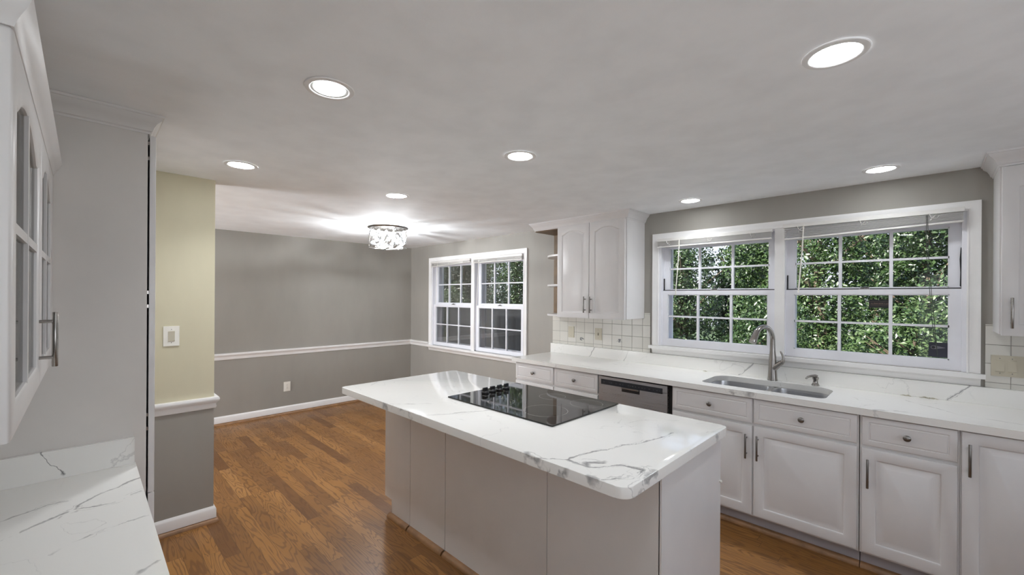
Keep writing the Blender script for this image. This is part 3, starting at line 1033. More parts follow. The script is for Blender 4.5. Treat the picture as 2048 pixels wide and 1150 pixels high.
# ---- faucet
bx, by, bz = -.815, 3.568, .9142
off = (bx, by, bz)
fc = thing('faucet', 'brushed nickel gooseneck pull-down faucet standing behind the sink', 'faucet', off)
th = math.radians(246)
dx, dy = math.cos(th), math.sin(th)
def FP(r, z): return (bx + dx * r, by + dy * r, bz + z)
pts = [FP(0, 0), FP(0, .004), FP(0, .03), FP(0, .08), FP(0, .13), FP(0, .17), FP(0, .22), FP(0, .30)]
rad = [.033, .033, .030, .0275, .025, .0235, .0185, .0165]
R_ = .092
for i in range(1, 13):
    t = PI * i / 12 * .86
    pts.append(FP(R_ - R_ * math.cos(t), .30 + R_ * 1.05 * math.sin(t)))
    rad.append(.0165 + (.0035 * max(0, i - 8) / 4))
m = MB(off).tube(pts, rad, 18)
m.build('spout', M['steel'], fc)
e1 = Vector(pts[-1]); dd = (Vector(pts[-1]) - Vector(pts[-2])).normalized()
m = MB(off).tube([e1 - dd * .03, e1, e1 + dd * .03, e1 + dd * .062, e1 + dd * .066], [.0205, .0222, .0238, .0258, .0235], 18)
m.build('spray_head', M['steel'], fc)
# side lever: arm leaves to the right and a curved blade rises from it
hx, hy = .80, .60 * 0 - .12
m = MB(off).tube([(bx, by, bz + .085), (bx + .020, by - .004, bz + .104), (bx + .042, by - .008, bz + .124), (bx + .062, by - .012, bz + .142)], [.027, .023, .018, .0165], 14)
arm = m.build('handle_hub', M['steel'], fc)
m = MB(off).tube([(bx + .056, by - .010, bz + .132), (bx + .070, by - .014, bz + .150), (bx + .073, by - .014, bz + .172), (bx + .065, by - .014, bz + .195), (bx + .056, by - .014, bz + .214), (bx + .052, by - .014, bz + .221)], [.016, .012, .009, .007, .006, .003], 12)
m.build('lever', M['steel'], arm)

# ---- soap dispenser
off = (-.555, 3.572, .9142)
sd = thing('soap_dispenser', 'small brushed nickel soap dispenser beside the faucet on the countertop', 'soap dispenser', off)
MB(off).lathe([(.024, 0), (.025, .004), (.020, .010), (.015, .022), (.0145, .036), (.019, .048), (.0195, .058), (.014, .061)], (off[0], off[1], off[2]), 20).build('base', M['steel'], sd)
x, y, z = off
MB(off).tube([(x + .012, y + .0, z + .063), (x, y, z + .066), (x - .018, y - .022, z + .067), (x - .036, y - .044, z + .062), (x - .044, y - .055, z + .052), (x - .045, y - .057, z + .046)], [.015, .016, .011, .008, .006, .005], 12, squash=.7).build('nozzle', M['steel'], sd)

# ---- scraps left by the caulking
rs = random.Random(12)
for i, (cx, cy, lab) in enumerate(((-.095, 3.60, 'small curled beige adhesive scrap on countertop below the security sign'), (.005, 3.596, 'larger beige adhesive scrap nearest the right end of window sill'), (-1.30, 3.585, 'tiny beige adhesive scrap on countertop left of the sink'))):
    m = MB((cx, cy, .9142))
    s = (.9, 1.3, .6)[i]
    for k in range(5):
        a = rs.uniform(-.5, .5); L = rs.uniform(.012, .022) * s
        ox, oy = rs.uniform(-.016, .016) * s, rs.uniform(-.005, .005)
        p0 = (cx + ox - L * math.cos(a), cy + oy - L * math.sin(a) * .4, .9142 + .0028)
        p1 = (cx + ox, cy + oy, .9142 + .005 + rs.uniform(0, .004))
        p2 = (cx + ox + L * math.cos(a), cy + oy + L * math.sin(a) * .4, .9142 + .0028)
        m.tube([p0, p1, p2], [.0012, .0028, .0014], 6)
    tag(m.build('adhesive_scrap', M['scrap'], loc=(cx, cy, .9142)), lab, 'scrap', 'adhesive scraps on the countertop')

# ================================================================== wall plates
def plate(name, label, cat, c, w_, h_, mat, face, gangs, group=None, normal='-Y'):
    """face: list of (dx, kind)"""
    r = thing(name, label, cat, c, {'-Y': 0, '+X': PI / 2}[normal], group)
    MB().box(-w_ / 2, w_ / 2, -.006, 0, -h_ / 2, h_ / 2, .002).build('plate', mat, r)
    for dx_, kind in face:
        if kind == 'rocker':
            MB().prism([(-.0062, -.033), (-.0105, -.030), (-.0075, 0), (-.0085, .030), (-.0062, .033)], dx_ - .0165, dx_ + .0165, 'X').build('rocker', gangs, r)
        elif kind == 'outlet':
            for zz in (.02, -.02):
                o = MB().prism(rrect(dx_ - .0165, dx_ + .0165, zz - .014, zz + .014, (.006,) * 4, 4), -.0085, -.006, 'Y').build('receptacle', gangs, r)
                MB().box(dx_ - .0075, dx_ - .0055, -.0092, -.0084, zz - .004, zz + .005).box(dx_ + .0055, dx_ + .0075, -.0092, -.0084, zz - .004, zz + .004).build_each('slot', M['gap'], o)
        elif kind == 'slot':
            MB().box(dx_ - .003, dx_ + .003, -.0075, -.0058, -.022, .01).build('slot', M['gap'], r)
            MB().box(dx_ - .0022, dx_ + .0022, -.014, -.007, -.008, .004, .0008).build('slider', gangs, r)
        elif kind == 'toggle':
            MB().box(dx_ - .005, dx_ + .005, -.0075, -.0058, -.012, .012).build('slot', M['gap'], r)
            MB().prism([(-.006, -.004), (-.019, .004), (-.018, .009), (-.006, .006)], dx_ - .004, dx_ + .004, 'X').build('toggle', gangs, r)
    m = MB()
    for dx_, kind in face:
        for zz in (-.042, .042):
            if kind == 'outlet': zz = 0 if zz > 0 else -.0001
            m.lathe([(.0028, 0), (.0022, -.0012)], (dx_, -.0058, zz), 8, 'Y')
    if not face:
        for zz in (-.042, .042):
            m.lathe([(.0028, 0), (.0022, -.0012)], (0, -.0058, zz), 8, 'Y')
    m.build_each('screw', M['darksteel'] if mat is M['almond'] else M['steel'], r)
    return r
plate('light_switch', 'white plate with almond rocker on the short wall', 'light switch', (XS + .0003, .385, 1.257), .080, .125, M['whiteplastic'], [(0, 'rocker')], M['almond'], normal='+X')
plate('wall_outlet', 'white outlet low on the taupe dining end wall', 'outlet', (XF + .0003, 1.832, .352), .078, .122, M['whiteplastic'], [(0, 'outlet')], M['whiteplastic'], normal='+X')
plate('cover_plate', 'blank almond cover plate on tile near the corner shelf', 'cover plate', (-2.707, YW - .0083, 1.152), .074, .118, M['almond'], [], M['almond'])
plate('wall_outlet', 'almond toggle plate on tile below the middle wall cabinet', 'light switch', (-2.368, YW - .0083, 1.150), .078, .118, M['almond'], [(0, 'toggle')], M['almond']).name = 'toggle_switch'
plate('switch_panel', 'wide almond multi-gang switch plate on tile right of sink window', 'light switch', (.36, YW - .0083, 1.144), .205, .118, M['almond'], [(-.069, 'rocker'), (-.023, 'rocker'), (.023, 'slot'), (.069, 'rocker')], M['almond'])

# ================================================================== wall cabinets on the window wall
CROWN = [(0, -.078), (.004, -.078), (.006, -.070), (.012, -.066), (.016, -.052), (.026, -.034), (.040, -.022), (.043, -.012), (.048, -.010), (.050, -.001), (0, -.001)]
def crown(parent, off, path, z=H, mat=None):
    return MB(off).sweep(path, [(o, z + w_) for o, w_ in CROWN]).build('crown_molding', mat or M['cab'], parent)
off = (-2.26, YW, 1.328)
uc = thing('wall_cabinet', 'white two-door wall cabinet with rounded open shelves at its left end', 'cabinet', off)
UX0, UX1, UY = -2.642, -1.878, 3.333
MB(off).box(UX0, UX1, UY, YW - .0003, 1.328, H - .002, .001).build('body', M['cab'], uc)
for a, b, side in ((UX0 + .004, -2.264, 'R'), (-2.258, UX1 - .012, 'L')):
    m = MB(off)
    raised_front(m, a, b, 1.322, 2.222, UY - .0195, arch=.034, fr=.056, field=.022)
    d = m.build('door', M['cab'], uc)
    hx = b - .034 if side == 'R' else a + .026
    bar_handle(d, off, hx, UY - .0195, 1.375, 1.528)
# corner shelf unit
def qshelf(z, t=.019):
    pts = [(UX0, YW - .012)]
    R0 = .305
    for i in range(13):
        a = PI + (PI / 2) * i / 12
        pts.append((UX0 + R0 * math.cos(a), (YW - .012) + R0 * math.sin(a)))
    return MB(off).prism(pts, z, z + t, 'Z', .003, 2).build('shelf', M['cab'], uc)
for z in (1.328, 1.632, 1.936):
    qshelf(z)
MB(off).box(UX0 - .305, UX0 - .0005, YW - .012, YW - .0003, 1.328, 2.215).build('shelf_back', M['brownwood'], uc)
pts = [(UX0 - .001, YW - .012), (UX0 - .305, YW - .012), (UX0 - .305, UY - .0), (UX0 - .001, UY)]
MB(off).prism(pts, 2.200, 2.214, 'Z').build('soffit', M['brownwood'], uc)
MB(off).box(UX0 - .306, UX0 - .0005, UY, YW - .0003, 2.2145, H - .002).build('top_box', M['cab'], uc)
crown(uc, off, [(UX0 - .306, YW - .0005), (UX0 - .306, UY - .003), (UX1, UY - .003), (UX1, YW - .0005)])
# right wall cabinet
off = (.7, YW, 1.338)
rc_ = thing('wall_cabinet', 'white wall cabinet at the right edge of photo, bar handle on door', 'cabinet', off)
RX0 = .264
MB(off).box(RX0, XR - .003, 3.350, YW - .0003, 1.338, H - .002, .001).build('body', M['cab'], rc_)
for i, (a, b, side) in enumerate(((RX0 + .006, .63, 'L'), (.636, 1.0, 'R'), (1.006, 1.37, 'L'), (1.376, 1.74, 'R'))):
    m = MB(off)
    raised_front(m, a, b, 1.332, 2.205, 3.3305, arch=.050)
    d = m.build('door', M['cab'], rc_)
    bar_handle(d, off, a + .034 if side == 'L' else b - .034, 3.3305, 1.372, 1.528, M['steel'])
crown(rc_, off, [(RX0, YW - .0005), (RX0, 3.347), (XR - .003, 3.347)])

# ================================================================== island
IX0, IX1, IY0, IY1 = -2.715, -.700, 1.490, 2.105
off = ((IX0 + IX1) / 2, (IY0 + IY1) / 2, 0)
isl = thing('kitchen_island', 'white panelled kitchen island base standing on the oak floor', 'kitchen island', off)
MB(off).box(-2.62, IX1 - .004, IY0 + .02, IY1 - .06, 0, .874).box(IX0, IX1 - .004, IY0 + .02, IY1 - .02, .118, .874).build('body', M['cab'], isl)
M['ipanel'] = simple('island_panel_paint', (0.72, 0.70, 0.68), 0.38, var=0.02, bump=0.03, bscale=30)
for i, (a, b) in enumerate(((IX0, -2.393), (-2.389, -2.015), (-2.010, -1.239), (-1.235, IX1))):
    if i == 0:
        m = MB(off).prism([(a, .118), (-2.622, .118), (-2.622, .028), (b, .028), (b, .8745), (a, .8745)], IY0, IY0 + .0195, 'Y', .001)
    else:
        m = MB(off).box(a, b, IY0, IY0 + .0195, .028, .8745, .0012)
    m.build('back_panel', M['ipanel'], isl)
MB(off).box(IX1 - .0035, IX1 + .008, IY0, IY1, .0, .8745, .0012).build('side_panel', M['cab'], isl)
m = MB(off)
for a, b in ((-2.640, -2.400), (-2.386, -2.022), (-2.008, IX1)):
    m.sweep([(b, IY0), (a, IY0)][::-1], SH)
m.build_each('shoe_molding', M['shoe'], isl)
MB(off).lathe([(.006, 0), (.006, .008), (.003, .011)], (IX1 + .008, IY1 - .012, .66), 10, 'X').build('bumper_knob', M['whiteplastic'], isl)
for a, b in ((-2.70, -2.20), (-2.195, -1.70), (-1.695, -1.20), (-1.195, -.712)):
    m = MB()
    raised_front(m, -b, -a, .125, .865, -(IY1))
    o = m.build('door', M['cab'], isl)
    o.location = (-off[0], -off[1], 0)
    o.rotation_euler = (0, 0, PI)

VI = [(Zp([(-1.06, 1.17), (-.945, 1.271), (-.942, 1.331), (-.902, 1.479), (-.83, 1.69), (-.80, 1.85)], .914), .0042, .85),
      (Zp([(-.945, 1.271), (-.86, 1.262), (-.78, 1.346), (-.70, 1.372), (-.70, 1.29), (-.766, 1.20)], .914), .0055, .9),
      (Zp([(-.86, 1.262), (-.88, 1.30), (-.84, 1.33)], .914), .009, .8),
      (Zp([(-2.17, 1.19), (-1.984, 1.361)], .914), .004, .5),
      (Zp([(-2.02, 1.19), (-1.832, 1.19), (-1.74, 1.333), (-1.657, 1.50)], .914), .0045, .55),
      (Zp([(-2.672, 1.337), (-2.75, 1.44), (-2.69, 1.62), (-2.3, 1.9)], .914), .003, .4),
      (Zp([(-1.16, 2.0), (-1.06, 1.80), (-.98, 1.95), (-.86, 2.05)], .914), .003, .4),
      (Zp([(-2.20, 1.19), (-2.12, 1.19)], .90), .009, .7), (Zp([(-1.10, 1.19), (-1.03, 1.19)], .90), .010, .8), (Zp([(-.93, 1.19), (-.90, 1.19)], .89), .010, .8),
      (Zp([(-.81, 1.19), (-.78, 1.19)], .895), .010, .75), (Zp([(-.668, 1.25), (-.668, 1.40)], .895), .009, .75), (Zp([(-.668, 1.95), (-.668, 2.0)], .895), .008, .7)]
M['quartz_i'] = quartz('white_quartz_island', VI)
m = MB((-1.72, 1.66, .8748)).prism(rrect(-2.772, -.667, 1.193, 2.134, (.03, .045, .035, .03), 7), .8748, .914, 'Z', .003, 2)
tag(m.build('island_countertop', M['quartz_i'], loc=(-1.72, 1.66, .8748)), 'white quartz island top with grey veins, overhanging seating side', 'countertop')

# cooktop
off = (-1.635, 1.815, .9142)
ck = thing('cooktop', 'black glass electric cooktop with four knobs set in the island top', 'cooktop', off)
MB(off).box(-2.030, -1.240, 1.528, 2.106, .9142, .9165, .001).build('frame', M['black'], ck)
MB(off).box(-2.034, -1.236, 1.522, 2.110, .9165, .9225, .0025, 3).build('glass_surface', M['ceran'], ck)
for i in range(4):
    cy = 1.737 + .0605 * i
    o = MB(off).lathe([(.021, 0), (.0225, .004), (.0225, .008), (.018, .013), (.0165, .015)], (-1.942, cy, .9225), 20).build('knob', M['black'], ck)
    MB(off).box(-1.942 - .006, -1.942 + .006, cy - .017, cy + .017, .9375, .957, .003).build('knob_grip', simple('glossy_black', (.014, .014, .015), .15), o)
    MB(off).lathe([(.0182, 0), (.0182, .0025)], (-1.942, cy, .9355), 20).build('chrome_ring', M['steel'], o)

# ================================================================== left side: desk-height counter, glass cabinet, pantry
VL = [(Zp([(-2.049, -.183), (-2.108, -.084), (-2.095, -.047)], .805), .0035, .75),
      (Zp([(-1.90, -.171), (-1.955, -.095), (-2.013, -.026), (-2.083, .031), (-2.168, .152)], .805), .0045, .85),
      (Zp([(-2.013, -.026), (-1.988, .03), (-1.977, .089), (-2.022, .155)], .805), .0038, .75),
      (Zp([(-1.70, -.06), (-1.727, -.022), (-1.759, .027), (-1.779, .137)], .805), .003, .6),
      (Zp([(-1.433, .096), (-1.475, .147)], .805), .007, .7), (Zp([(-1.2, -.2), (-1.35, 0), (-1.25, .15)], .805), .004, .6)]
M['quartz_l'] = quartz('white_quartz_left', VL)
M['quartz_ls'] = quartz('white_quartz_left_splash', [([(-2.38, -.112, .925), (-2.38, -.085, .87), (-2.38, -.053, .822)], .0042, 1.0)], (0, 1, 1))
m = MB((-1.6, 0, .767)).box(-2.398, -.68, YC + .0005, .154, .767, .805, .003, 2)
tag(m.build('desk_countertop', M['quartz_l'], loc=(-1.6, 0, .767)), 'white veined quartz counter in the lower left foreground', 'countertop')
m = MB((-2.39, 0, .8055)).box(-2.3985, -2.380, YC + .02, .150, .8055, .915, .0012)
tag(m.build('backsplash_strip', M['quartz_ls'], loc=(-2.39, 0, .8055)), 'short white quartz upstand against the tall pantry side', 'backsplash')
off = (-1.54, YC, 0)
lb = thing('base_cabinet', 'white base cabinet hidden below the lower left counter', 'cabinet', off)
MB(off).box(-2.3985, -.69, YC + .0005, .105, .10, .7665).build('body', M['cab'], lb)
MB(off).box(-2.3985, -.69, YC + .0005, .05, 0, .10).build('toe_kick', M['kick'], lb)
for a, b in ((-2.39, -1.83), (-1.825, -1.265), (-1.26, -.70)):
    m = MB()
    raised_front(m, -b, -a, .118, .758, -.1255)
    o = m.build('door', M['cab'], lb)
    o.location = (-off[0], -off[1], 0)
    o.rotation_euler = (0, 0, PI)

# pantry
PX = -2.40
off = (-2.9, 0, 0)
pn = thing('pantry_cabinet', 'tall pantry cabinet with plain side panel rising to crown molding', 'cabinet', off)
PY = .188
MB(off).box(PX - .02, PX, YC + .0005, PY, 0, H - .002, .0008).build('side_panel', M['panel'], pn)
MB(off).box(XS + .004, PX - .0205, YC + .0005, PY - .004, .10, H - .002).build('body', M['gap'], pn)
MB(off).box(XS + .004, PX - .0205, YC + .0005, PY - .06, 0, .10).build('toe_kick', M['kick'], pn)
for a, b in ((-2.905, PX - .001), (XS + .006, -2.909)):
    for z0, z1 in ((.118, .655), (.661, 2.205)):
        m = MB()
        raised_front(m, -b, -a, z0, z1, -(PY + .028), th=.021)
        o = m.build('door', M['cab'], pn)
        o.location = (-off[0], 0, 0)
        o.rotation_euler = (0, 0, PI)
m = MB(off)
for z in (2.165, 2.10, 1.52, 1.46, .99, .93):
    m.box(PX - .012, PX - .004, PY - .002, PY + .006, z, z + .014)
m.build_each('hinge', M['steel'], pn)
crown(pn, off, [(PX, YC + .001), (PX, PY + .003), (XS + .002, PY + .003)], mat=M['ipanel'])

# glass door wall cabinet (faces +Y): authored facing -Y, turned round
GX0, GX1 = 1.118, 2.398          # local x = -world x
off = (0, 0, 0)
gc = thing('wall_cabinet', 'white wall cabinet with arched glass mullion doors at upper left', 'cabinet', (0, 0, 0), PI)
GY = .088                         # local door face at y = +... (world y = -GY)
gz0, gz1 = 1.258, 1.968
m = MB()
yb, yfr = -YC - .0005, GY + .020   # local y: back at .4795, front .108
m.box(GX0, GX0 + .018, yfr, yb, gz0, gz1 + .02).box(GX1 - .018, GX1 - .0005, yfr, yb, gz0, gz1 + .02)
m.box(GX0 + .018, GX1 - .018, yfr, yb, gz0, gz0 + .018).box(GX0 + .018, GX1 - .018, yfr, yb, gz1 + .002, gz1 + .02)
m.box(GX0 + .018, GX1 - .018, yb - .008, yb, gz0 + .018, gz1 + .002)
m.box((GX0 + GX1) / 2 - .02, (GX0 + GX1) / 2 + .02, yfr, yfr + .019, gz0 + .018, gz1 + .002)
m.build('body', M['cab'], gc)
MB().box(GX0 + .02, GX1 - .02, yfr + .03, yb - .01, 1.60, 1.615).build('shelf', M['cab'], gc)
gm = -(-1.775)
for a, b, hs in ((GX0 + .004, gm - .002, 'b'), (gm + .002, GX1 - .006, None)):
    fr = .060
    spec = [(0, GY + .019, 0), (0, GY + .006, 0), (.002, GY + .002, 0), (.006, GY, 0), (fr - .006, GY, 1), (fr, GY + .004, 1), (fr + .002, GY + .019, 1)]
    lp = front_loops(a, b, gz0, gz1 + .006, spec, .06)
    m = MB().loops(lp, cap_first=False, cap_last=False, closed=True)
    d = m.build('door', M['cab'], gc)
    m = MB()
    w3 = (b - a - 2 * fr)
    cx = (a + b) / 2
    m.box(cx - .011, cx + .011, GY + .002, GY + .016, gz0 + fr - .004, gz1 + .006 - fr - .0, .002)
    m.box(a + fr - .002, b - fr + .002, GY + .003, GY + .015, 1.628, 1.648, .002)
    m.build('muntin_grid', M['cab'], d)
    lp = front_loops(a, b, gz0, gz1 + .006, [(fr - .001, GY + .009, 1), (fr - .001, GY + .011, 1)], .06)
    MB().loops(lp).build('glass_pane', M['cabglass'], d)
    if hs:
        bar_handle(d, (0, 0, 0), b - .045, GY, 1.315, 1.466, M['steel'], .0062, .030)
path = [(GX1 - .0005, GY + .003), (GX0 + .0, GY + .003), (GX0 + .0, yb - .001)]
pr = [(0, -.050), (.004, -.050), (.006, -.042), (.012, -.030), (.020, -.018), (.024, -.008), (.027, -.001), (0, -.001)]
# travel so that 'right' points outwards (toward -y local)
MB().sweep(path[::-1] if False else [(p[0], p[1]) for p in path][::-1], [(o, 2.022 + w_) for o, w_ in pr]).build('crown_molding', M['cab'], gc)
MB().box(GX0, GX1 - .0005, GY + .003, yb, gz1 + .0205, 2.0205).build('top_box', M['cab'], gc)

# ================================================================== ceiling lamps
def recessed(loc, label, power=1.0, tilt=0, rl=.066):
    r = thing('recessed_light', label, 'ceiling light', loc, tilt, 'recessed ceiling lights')
    ro, ri = .088, .066
    m = MB()
    n = 36
    prof = [(ro, -.0005), (ro - .002, -.004), (ri + .006, -.006), (ri, -.004), (ri - .003, -.0012)]
    rings = []
    for rr, z in prof:
        rings.append([(rr * math.cos(2 * PI * j / n), rr * math.sin(2 * PI * j / n), z) for j in range(n)])
    m.loops(rings, False, False)
    m.build('trim_ring', M['trim'], r)
    if rl < ri:
        MB().lathe([(ri - .001, -.0012), (ri - .0015, -.0036), (rl, -.0016), (rl, -.0010)], (0, 0, 0), 36).build('baffle', simple('grey_baffle', (.30, .29, .27), .4), r)
    ri = rl
    MB().lathe([(ri - .001, -.0012), (ri - .002, -.003), (ri - .01, -.0042), (.0002, -.0050)], (0, 0, 0), 36).build('lens', M['lens'], r)
    ld = bpy.data.lights.new('can_light', 'SPOT')
    ld.energy = CAN * power
    ld.spot_size = math.radians(125)
    ld.spot_blend = 1.0
    ld.shadow_soft_size = .05
    ld.color = (.93, .97, 1.0)
    lo = bpy.data.objects.new('can_light', ld)
    C.objects.link(lo)
    lo.parent = r
    lo.location = (0, 0, -.012)
    return r
for x, y, pw, lab in ((-1.590, .637, 0.60, 'recessed ceiling light with wide dark-edged trim nearest the viewer, left'),
                  (-.212, 1.658, 0.30, 'largest recessed ceiling light, nearest at the upper right'),
                  (-2.895, .645, 1.9, 'recessed ceiling light nearest the short wall'),
                  (-1.590, 1.668, 1.1, 'recessed ceiling light above the cooktop'),
                  (-2.888, 1.674, 1.7, 'recessed ceiling light beside the crystal drum fixture'),
                  (-.202, 3.308, 0.50, 'recessed ceiling light above right half of sink window'),
                  (-1.338, 3.354, 1.20, 'recessed ceiling light between wall cabinet and sink window')):
    recessed((x, y, H - .0002), lab, pw, 0, .056 if 'dark-edged' in lab else .066)
recessed((-.2, .64, H - .0002), 'recessed ceiling light behind the viewer', .15)

# added uplighter, put in out of view to brighten the ceiling
def fill_torchiere(x, y, watts, label):
    r = thing('fill_uplighter', label, 'added fill lamp', (x, y, 0))
    MB().lathe([(.14, 0), (.14, .012), (.05, .022), (.014, .03)], (0, 0, 0), 28).build('base', M['darksteel'], r)
    MB().tube([(0, 0, .028), (0, 0, .6), (0, 0, 1.13)], .011, 12).build('pole', M['darksteel'], r)
    prof = [(.02, 1.11), (.09, 1.135), (.15, 1.18), (.175, 1.22), (.170, 1.22), (.145, 1.186), (.088, 1.143), (.02, 1.125)]
    MB().lathe(prof, (0, 0, 0), 32).build('shade', M['trim'], r)
    ld = bpy.data.lights.new('uplight', 'AREA')
    ld.shape = 'DISK'; ld.size = .26; ld.energy = UPLIGHT * watts; ld.color = (.86, .94, 1.0)
    lo = bpy.data.objects.new('uplight', ld)
    C.objects.link(lo)
    lo.parent = r
    lo.location = (0, 0, 1.215)
    lo.rotation_euler = (PI, 0, 0)
fill_torchiere(1.25, -1.1, 27, 'added unseen uplighter right behind the viewer, brightening the ceiling')
# crystal drum flush fixture
fx, fy = -4.305, 2.38
off = (fx, fy, H)
cf = thing('drum_ceiling_light', 'round flush ceiling light with clear crystals in a tangled wire drum', 'ceiling light', off)
MB(off).lathe([(.215, -.0005), (.218, -.006), (.212, -.012), (.0002, -.012)], (fx, fy, H), 40).build('canopy', M['steel'], cf)
ZT, ZB, RD = H - .014, 2.062, .203
rs = random.Random(21)
m = MB(off)
for z in (ZT, ZB + .004):
    m.tube([(fx + RD * math.cos(2 * PI * j / 48), fy + RD * math.sin(2 * PI * j / 48), z) for j in range(48)], .0035, 6, closed=True)
for k in range(60):
    a = rs.uniform(0, 2 * PI); da = rs.uniform(-.75, .75)
    z0 = rs.uniform(ZB, ZT); z1 = z0 + rs.choice([-1, 1]) * rs.uniform(.06, .16)
    z1 = min(ZT, max(ZB, z1))
    m.tube([(fx + RD * math.cos(a + da * t), fy + RD * math.sin(a + da * t), z0 + (z1 - z0) * t) for t in (0, .33, .67, 1)], .0028, 5)
m.build_each('drum_wire', M['darksteel'], cf)
proto = None
for k in range(98):
    ring_ = k < 82
    a = rs.uniform(0, 2 * PI) if not ring_ else 2 * PI * ((k * 0.61803) % 1)
    r_ = rs.choice([.178, .170]) if ring_ else rs.uniform(.03, .17)
    z = rs.uniform(ZB + .02, ZT - .022) if ring_ else ZB + rs.uniform(.008, .02)
    if proto is None:
        sz = .021
        proto = MB().lathe([(.0002, -sz), (sz * .8, -sz * .4), (sz, 0), (sz * .8, sz * .4), (.0002, sz)], (0, 0, 0), 6).build('crystal_drop', M['crystal'], cf, smooth=False)
        c_ = proto
    else:
        c_ = proto.copy(); C.objects.link(c_)
    c_.location = (r_ * math.cos(a), r_ * math.sin(a), z - H)
    c_.scale = (rs.uniform(.7, 1.15),) * 3
m = MB(off)
for a in (.3, 1.9, 3.4, 5.0):
    m.lathe([(.0002, -.028), (.014, -.02), (.019, 0), (.012, .022), (.008, .034), (.0002, .034)], (fx + .075 * math.cos(a), fy + .075 * math.sin(a), 2.19), 14)
m.build_each('bulb', M['bulb'], cf)
for a in (.3, 1.9, 3.4, 5.0):
    ld = bpy.data.lights.new('bulb_light', 'POINT')
    ld.energy = BULB / 4
    ld.shadow_soft_size = .012
    ld.color = (.92, .96, 1.0)
    lo = bpy.data.objects.new('bulb_light', ld)
    C.objects.link(lo)
    lo.parent = cf
    lo.location = (.055 * math.cos(a + .7), .055 * math.sin(a + .7), 2.095 - H)

# ================================================================== garden
tag(MB().box(-14, 6, YW + .22, 6.2, -.349, -.33).build('bounce_patio', simple('bounce_concrete', (.62, .60, .57), .9, var=.1), smooth=False), kind='structure')  # added unseen slab, bounces sunlight up onto the ceiling
tag(MB().box(-26, 16, YW + .25, 30, -.45, -.35).build('lawn', M['grass'], smooth=False), kind='structure')
bpy.data.objects['lawn'].name = 'ground'
def foliage(parent, name, blobs, n, size, mat, seed):
    """leaves as folded two-face blades scattered through ellipsoid blobs (outer shell denser)"""
    r = np.random.RandomState(seed)
    wts = np.array([b[3] * b[4] + b[4] * b[5] + b[3] * b[5] for b in blobs])
    idx = r.choice(len(blobs), n, p=wts / wts.sum())
    B = np.array(blobs)[idx]
    v = r.normal(size=(n, 3)); v /= np.linalg.norm(v, axis=1)[:, None]
    rad = r.uniform(.62, 1.04, n) ** .6
    c = B[:, :3] + v * rad[:, None] * B[:, 3:6]
    nrm = v * .55 + r.normal(size=(n, 3)) * .6 + np.array([0, -.15, .45])
    nrm /= np.linalg.norm(nrm, axis=1)[:, None]
    t = np.cross(nrm, r.normal(size=(n, 3))); t /= np.linalg.norm(t, axis=1)[:, None]
    b = np.cross(nrm, t)
    s = size * r.uniform(.6, 1.35, n)[:, None]
    base = c - t * s
    tip = c + t * s
    left = c + b * s * .48 + nrm * s * .12
    right = c - b * s * .48 + nrm * s * .12
    verts = np.stack([base, left, tip, right], 1).reshape(-1, 3).astype(np.float32)
    o_ = np.array(parent.location, dtype=np.float32)
    verts -= o_
    me = bpy.data.meshes.new(name)
    me.vertices.add(4 * n)
    me.vertices.foreach_set('co', verts.ravel())
    i0 = np.arange(n) * 4
    tri = np.stack([i0, i0 + 1, i0 + 2, i0, i0 + 2, i0 + 3], 1).ravel()
    me.loops.add(6 * n)
    me.loops.foreach_set('vertex_index', tri.astype(np.int32))
    me.polygons.add(2 * n)
    me.polygons.foreach_set('loop_start', (np.arange(2 * n) * 3).astype(np.int32))
    me.polygons.foreach_set('loop_total', np.full(2 * n, 3, dtype=np.int32))
    me.update(calc_edges=True)
    me.materials.append(mat)
    o = bpy.data.objects.new(name, me)
    C.objects.link(o)
    o.parent = parent
    return o
def tree(name, label, cat, x, y, h, rx, ry, trunk, n, size, mat, seed, low=.0, group=None):
    g = -.35
    root = thing(name, label, cat, (x, y, g), group=group)
    r = random.Random(seed)
    blobs = []
    nb = 12
    for i in range(nb):
        f = (i + .5) / nb
        zz = g + low + (h - low) * (.07 + .84 * f)
        k = math.sin(PI * (0.22 + .70 * f)) ** .5
        blobs.append((x + r.uniform(-.5, .5) * rx * k, y + r.uniform(-.5, .5) * ry * k, zz, rx * .62 * k * r.uniform(.8, 1.15), ry * .62 * k * r.uniform(.8, 1.15), (h - low) * .17 * r.uniform(.85, 1.25)))
    foliage(root, 'foliage', blobs, n, size, mat, seed)
    m = MB((x, y, g))
    top = g + h * .7
    m.tube([(x, y, g), (x + .05, y, g + h * .25), (x - .06, y + .05, g + h * .5), (x, y, top)], [trunk, trunk * .8, trunk * .55, trunk * .3], 9)
    m.build('trunk', M['bark'], root)
    m = MB((x, y, g))
    for i in range(9):
        a = r.uniform(0, 6.28); z0 = g + h * r.uniform(.2, .6)
        L = r.uniform(.5, .85)
        m.tube([(x, y, z0), (x + L * rx * .5 * math.cos(a), y + L * ry * .5 * math.sin(a), z0 + h * .1), (x + L * rx * math.cos(a), y + L * ry * math.sin(a), z0 + h * .2)], [trunk * .4, trunk * .25, trunk * .1], 6)
    m.build_each('branch', M['bark'], root)
    return root
rg = random.Random(77)
ORD = ['first', 'second', 'third', 'fourth', 'fifth', 'sixth', 'seventh', 'eighth']
def row(name, cat, desc, where, xs, y, h, rx, ry, trunk, n, size, mats, seed, low, hs=None):
    for i, x in enumerate(xs):
        hh = (hs[i] if hs else h) * rg.uniform(.96, 1.05)
        tree(name, '%s, %s from the left, %s' % (desc, ORD[i], where), cat, x, y + rg.uniform(-.12, .12), hh, rx, ry, trunk, n, size, M[mats[i % len(mats)]], seed + i, low, '%s %s' % (desc, where))
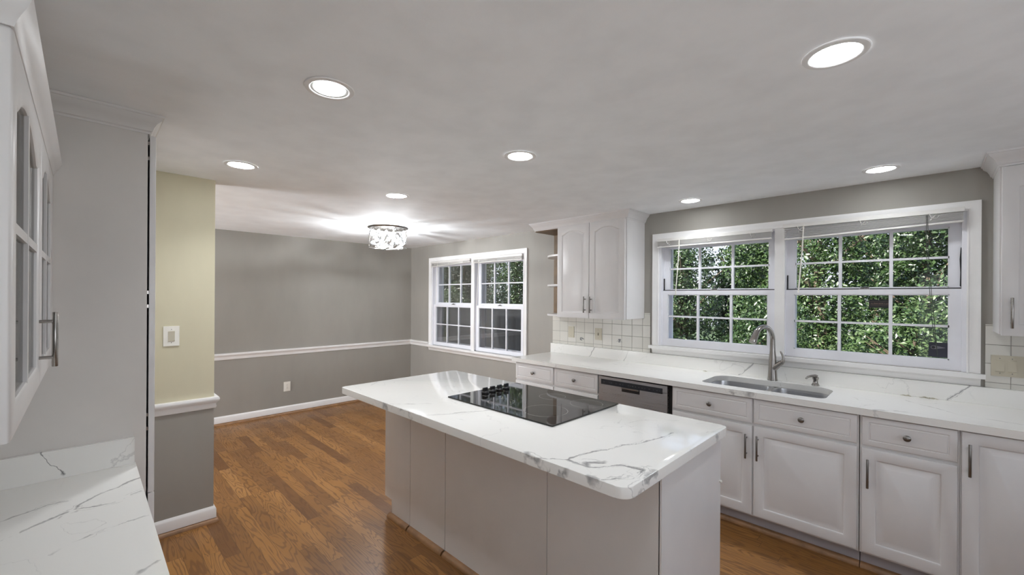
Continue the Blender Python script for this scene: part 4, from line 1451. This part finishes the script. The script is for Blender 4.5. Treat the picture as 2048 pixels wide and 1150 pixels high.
row('leafy_shrub', 'shrub', 'bright leafy shrub', 'in nearest row outside the sink window', (-5.35, -3.6, -1.85, -.1, 1.65), 7.2, 2.05, .80, .6, .045, 8500, .029, ('leaf_mid', 'leaf_light', 'leaf_mid', 'leaf_light'), 100, .0)
row('garden_tree', 'tree', 'green garden tree', 'in second row outside the sink window', (-6.9, -4.2, -1.5, 1.2), 10.0, 4.4, 1.24, 1.0, .11, 16500, .038, ('leaf_mid', 'leaf_mid', 'leaf_light', 'leaf_mid'), 120, .0, (2.9, 3.9, 4.6, 4.8))
row('garden_tree', 'tree', 'tall green tree', 'in third row outside the sink window', (-8.7, -5.8, -2.9, .0, 2.9), 13.0, 5.2, 1.34, 1.1, .13, 15000, .050, ('leaf_mid', 'leaf_mid', 'leaf_light', 'leaf_mid'), 140, .0, (3.2, 3.9, 4.9, 5.4, 5.4))
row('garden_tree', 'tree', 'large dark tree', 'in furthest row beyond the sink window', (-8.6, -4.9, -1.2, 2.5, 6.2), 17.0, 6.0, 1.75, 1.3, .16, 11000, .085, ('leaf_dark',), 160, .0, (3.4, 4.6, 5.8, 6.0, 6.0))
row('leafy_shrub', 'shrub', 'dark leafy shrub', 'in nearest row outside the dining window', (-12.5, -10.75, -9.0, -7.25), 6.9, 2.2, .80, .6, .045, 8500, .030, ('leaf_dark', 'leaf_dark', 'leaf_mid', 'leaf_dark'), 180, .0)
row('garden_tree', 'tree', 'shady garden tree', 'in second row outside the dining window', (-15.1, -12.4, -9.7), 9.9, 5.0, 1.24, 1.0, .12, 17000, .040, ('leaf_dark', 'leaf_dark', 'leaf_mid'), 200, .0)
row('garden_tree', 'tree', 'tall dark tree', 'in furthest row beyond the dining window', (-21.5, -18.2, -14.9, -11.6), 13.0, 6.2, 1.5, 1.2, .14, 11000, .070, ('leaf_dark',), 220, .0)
# dark fence
off = (-6.2, 5.5, -.35)
fn = thing('garden_fence', 'dark grey board fence low outside right half of dining window', 'fence', off)
m = MB(off)
x = -7.3
while x < -4.9:
    m.box(x, x + .138, 5.50, 5.52, -.30, 1.29, .003)
    x += .14
m.build_each('board', M['slate'], fn)
m = MB(off).box(-7.3, -4.9, 5.52, 5.56, 0, .09).box(-7.3, -4.9, 5.52, 5.56, 1.0, 1.09)
m.build_each('rail', M['slate'], fn)
for x in (-7.3, -6.1, -4.98):
    MB(off).box(x, x + .09, 5.56, 5.65, -.35, 1.25).build('post', M['slate'], fn)
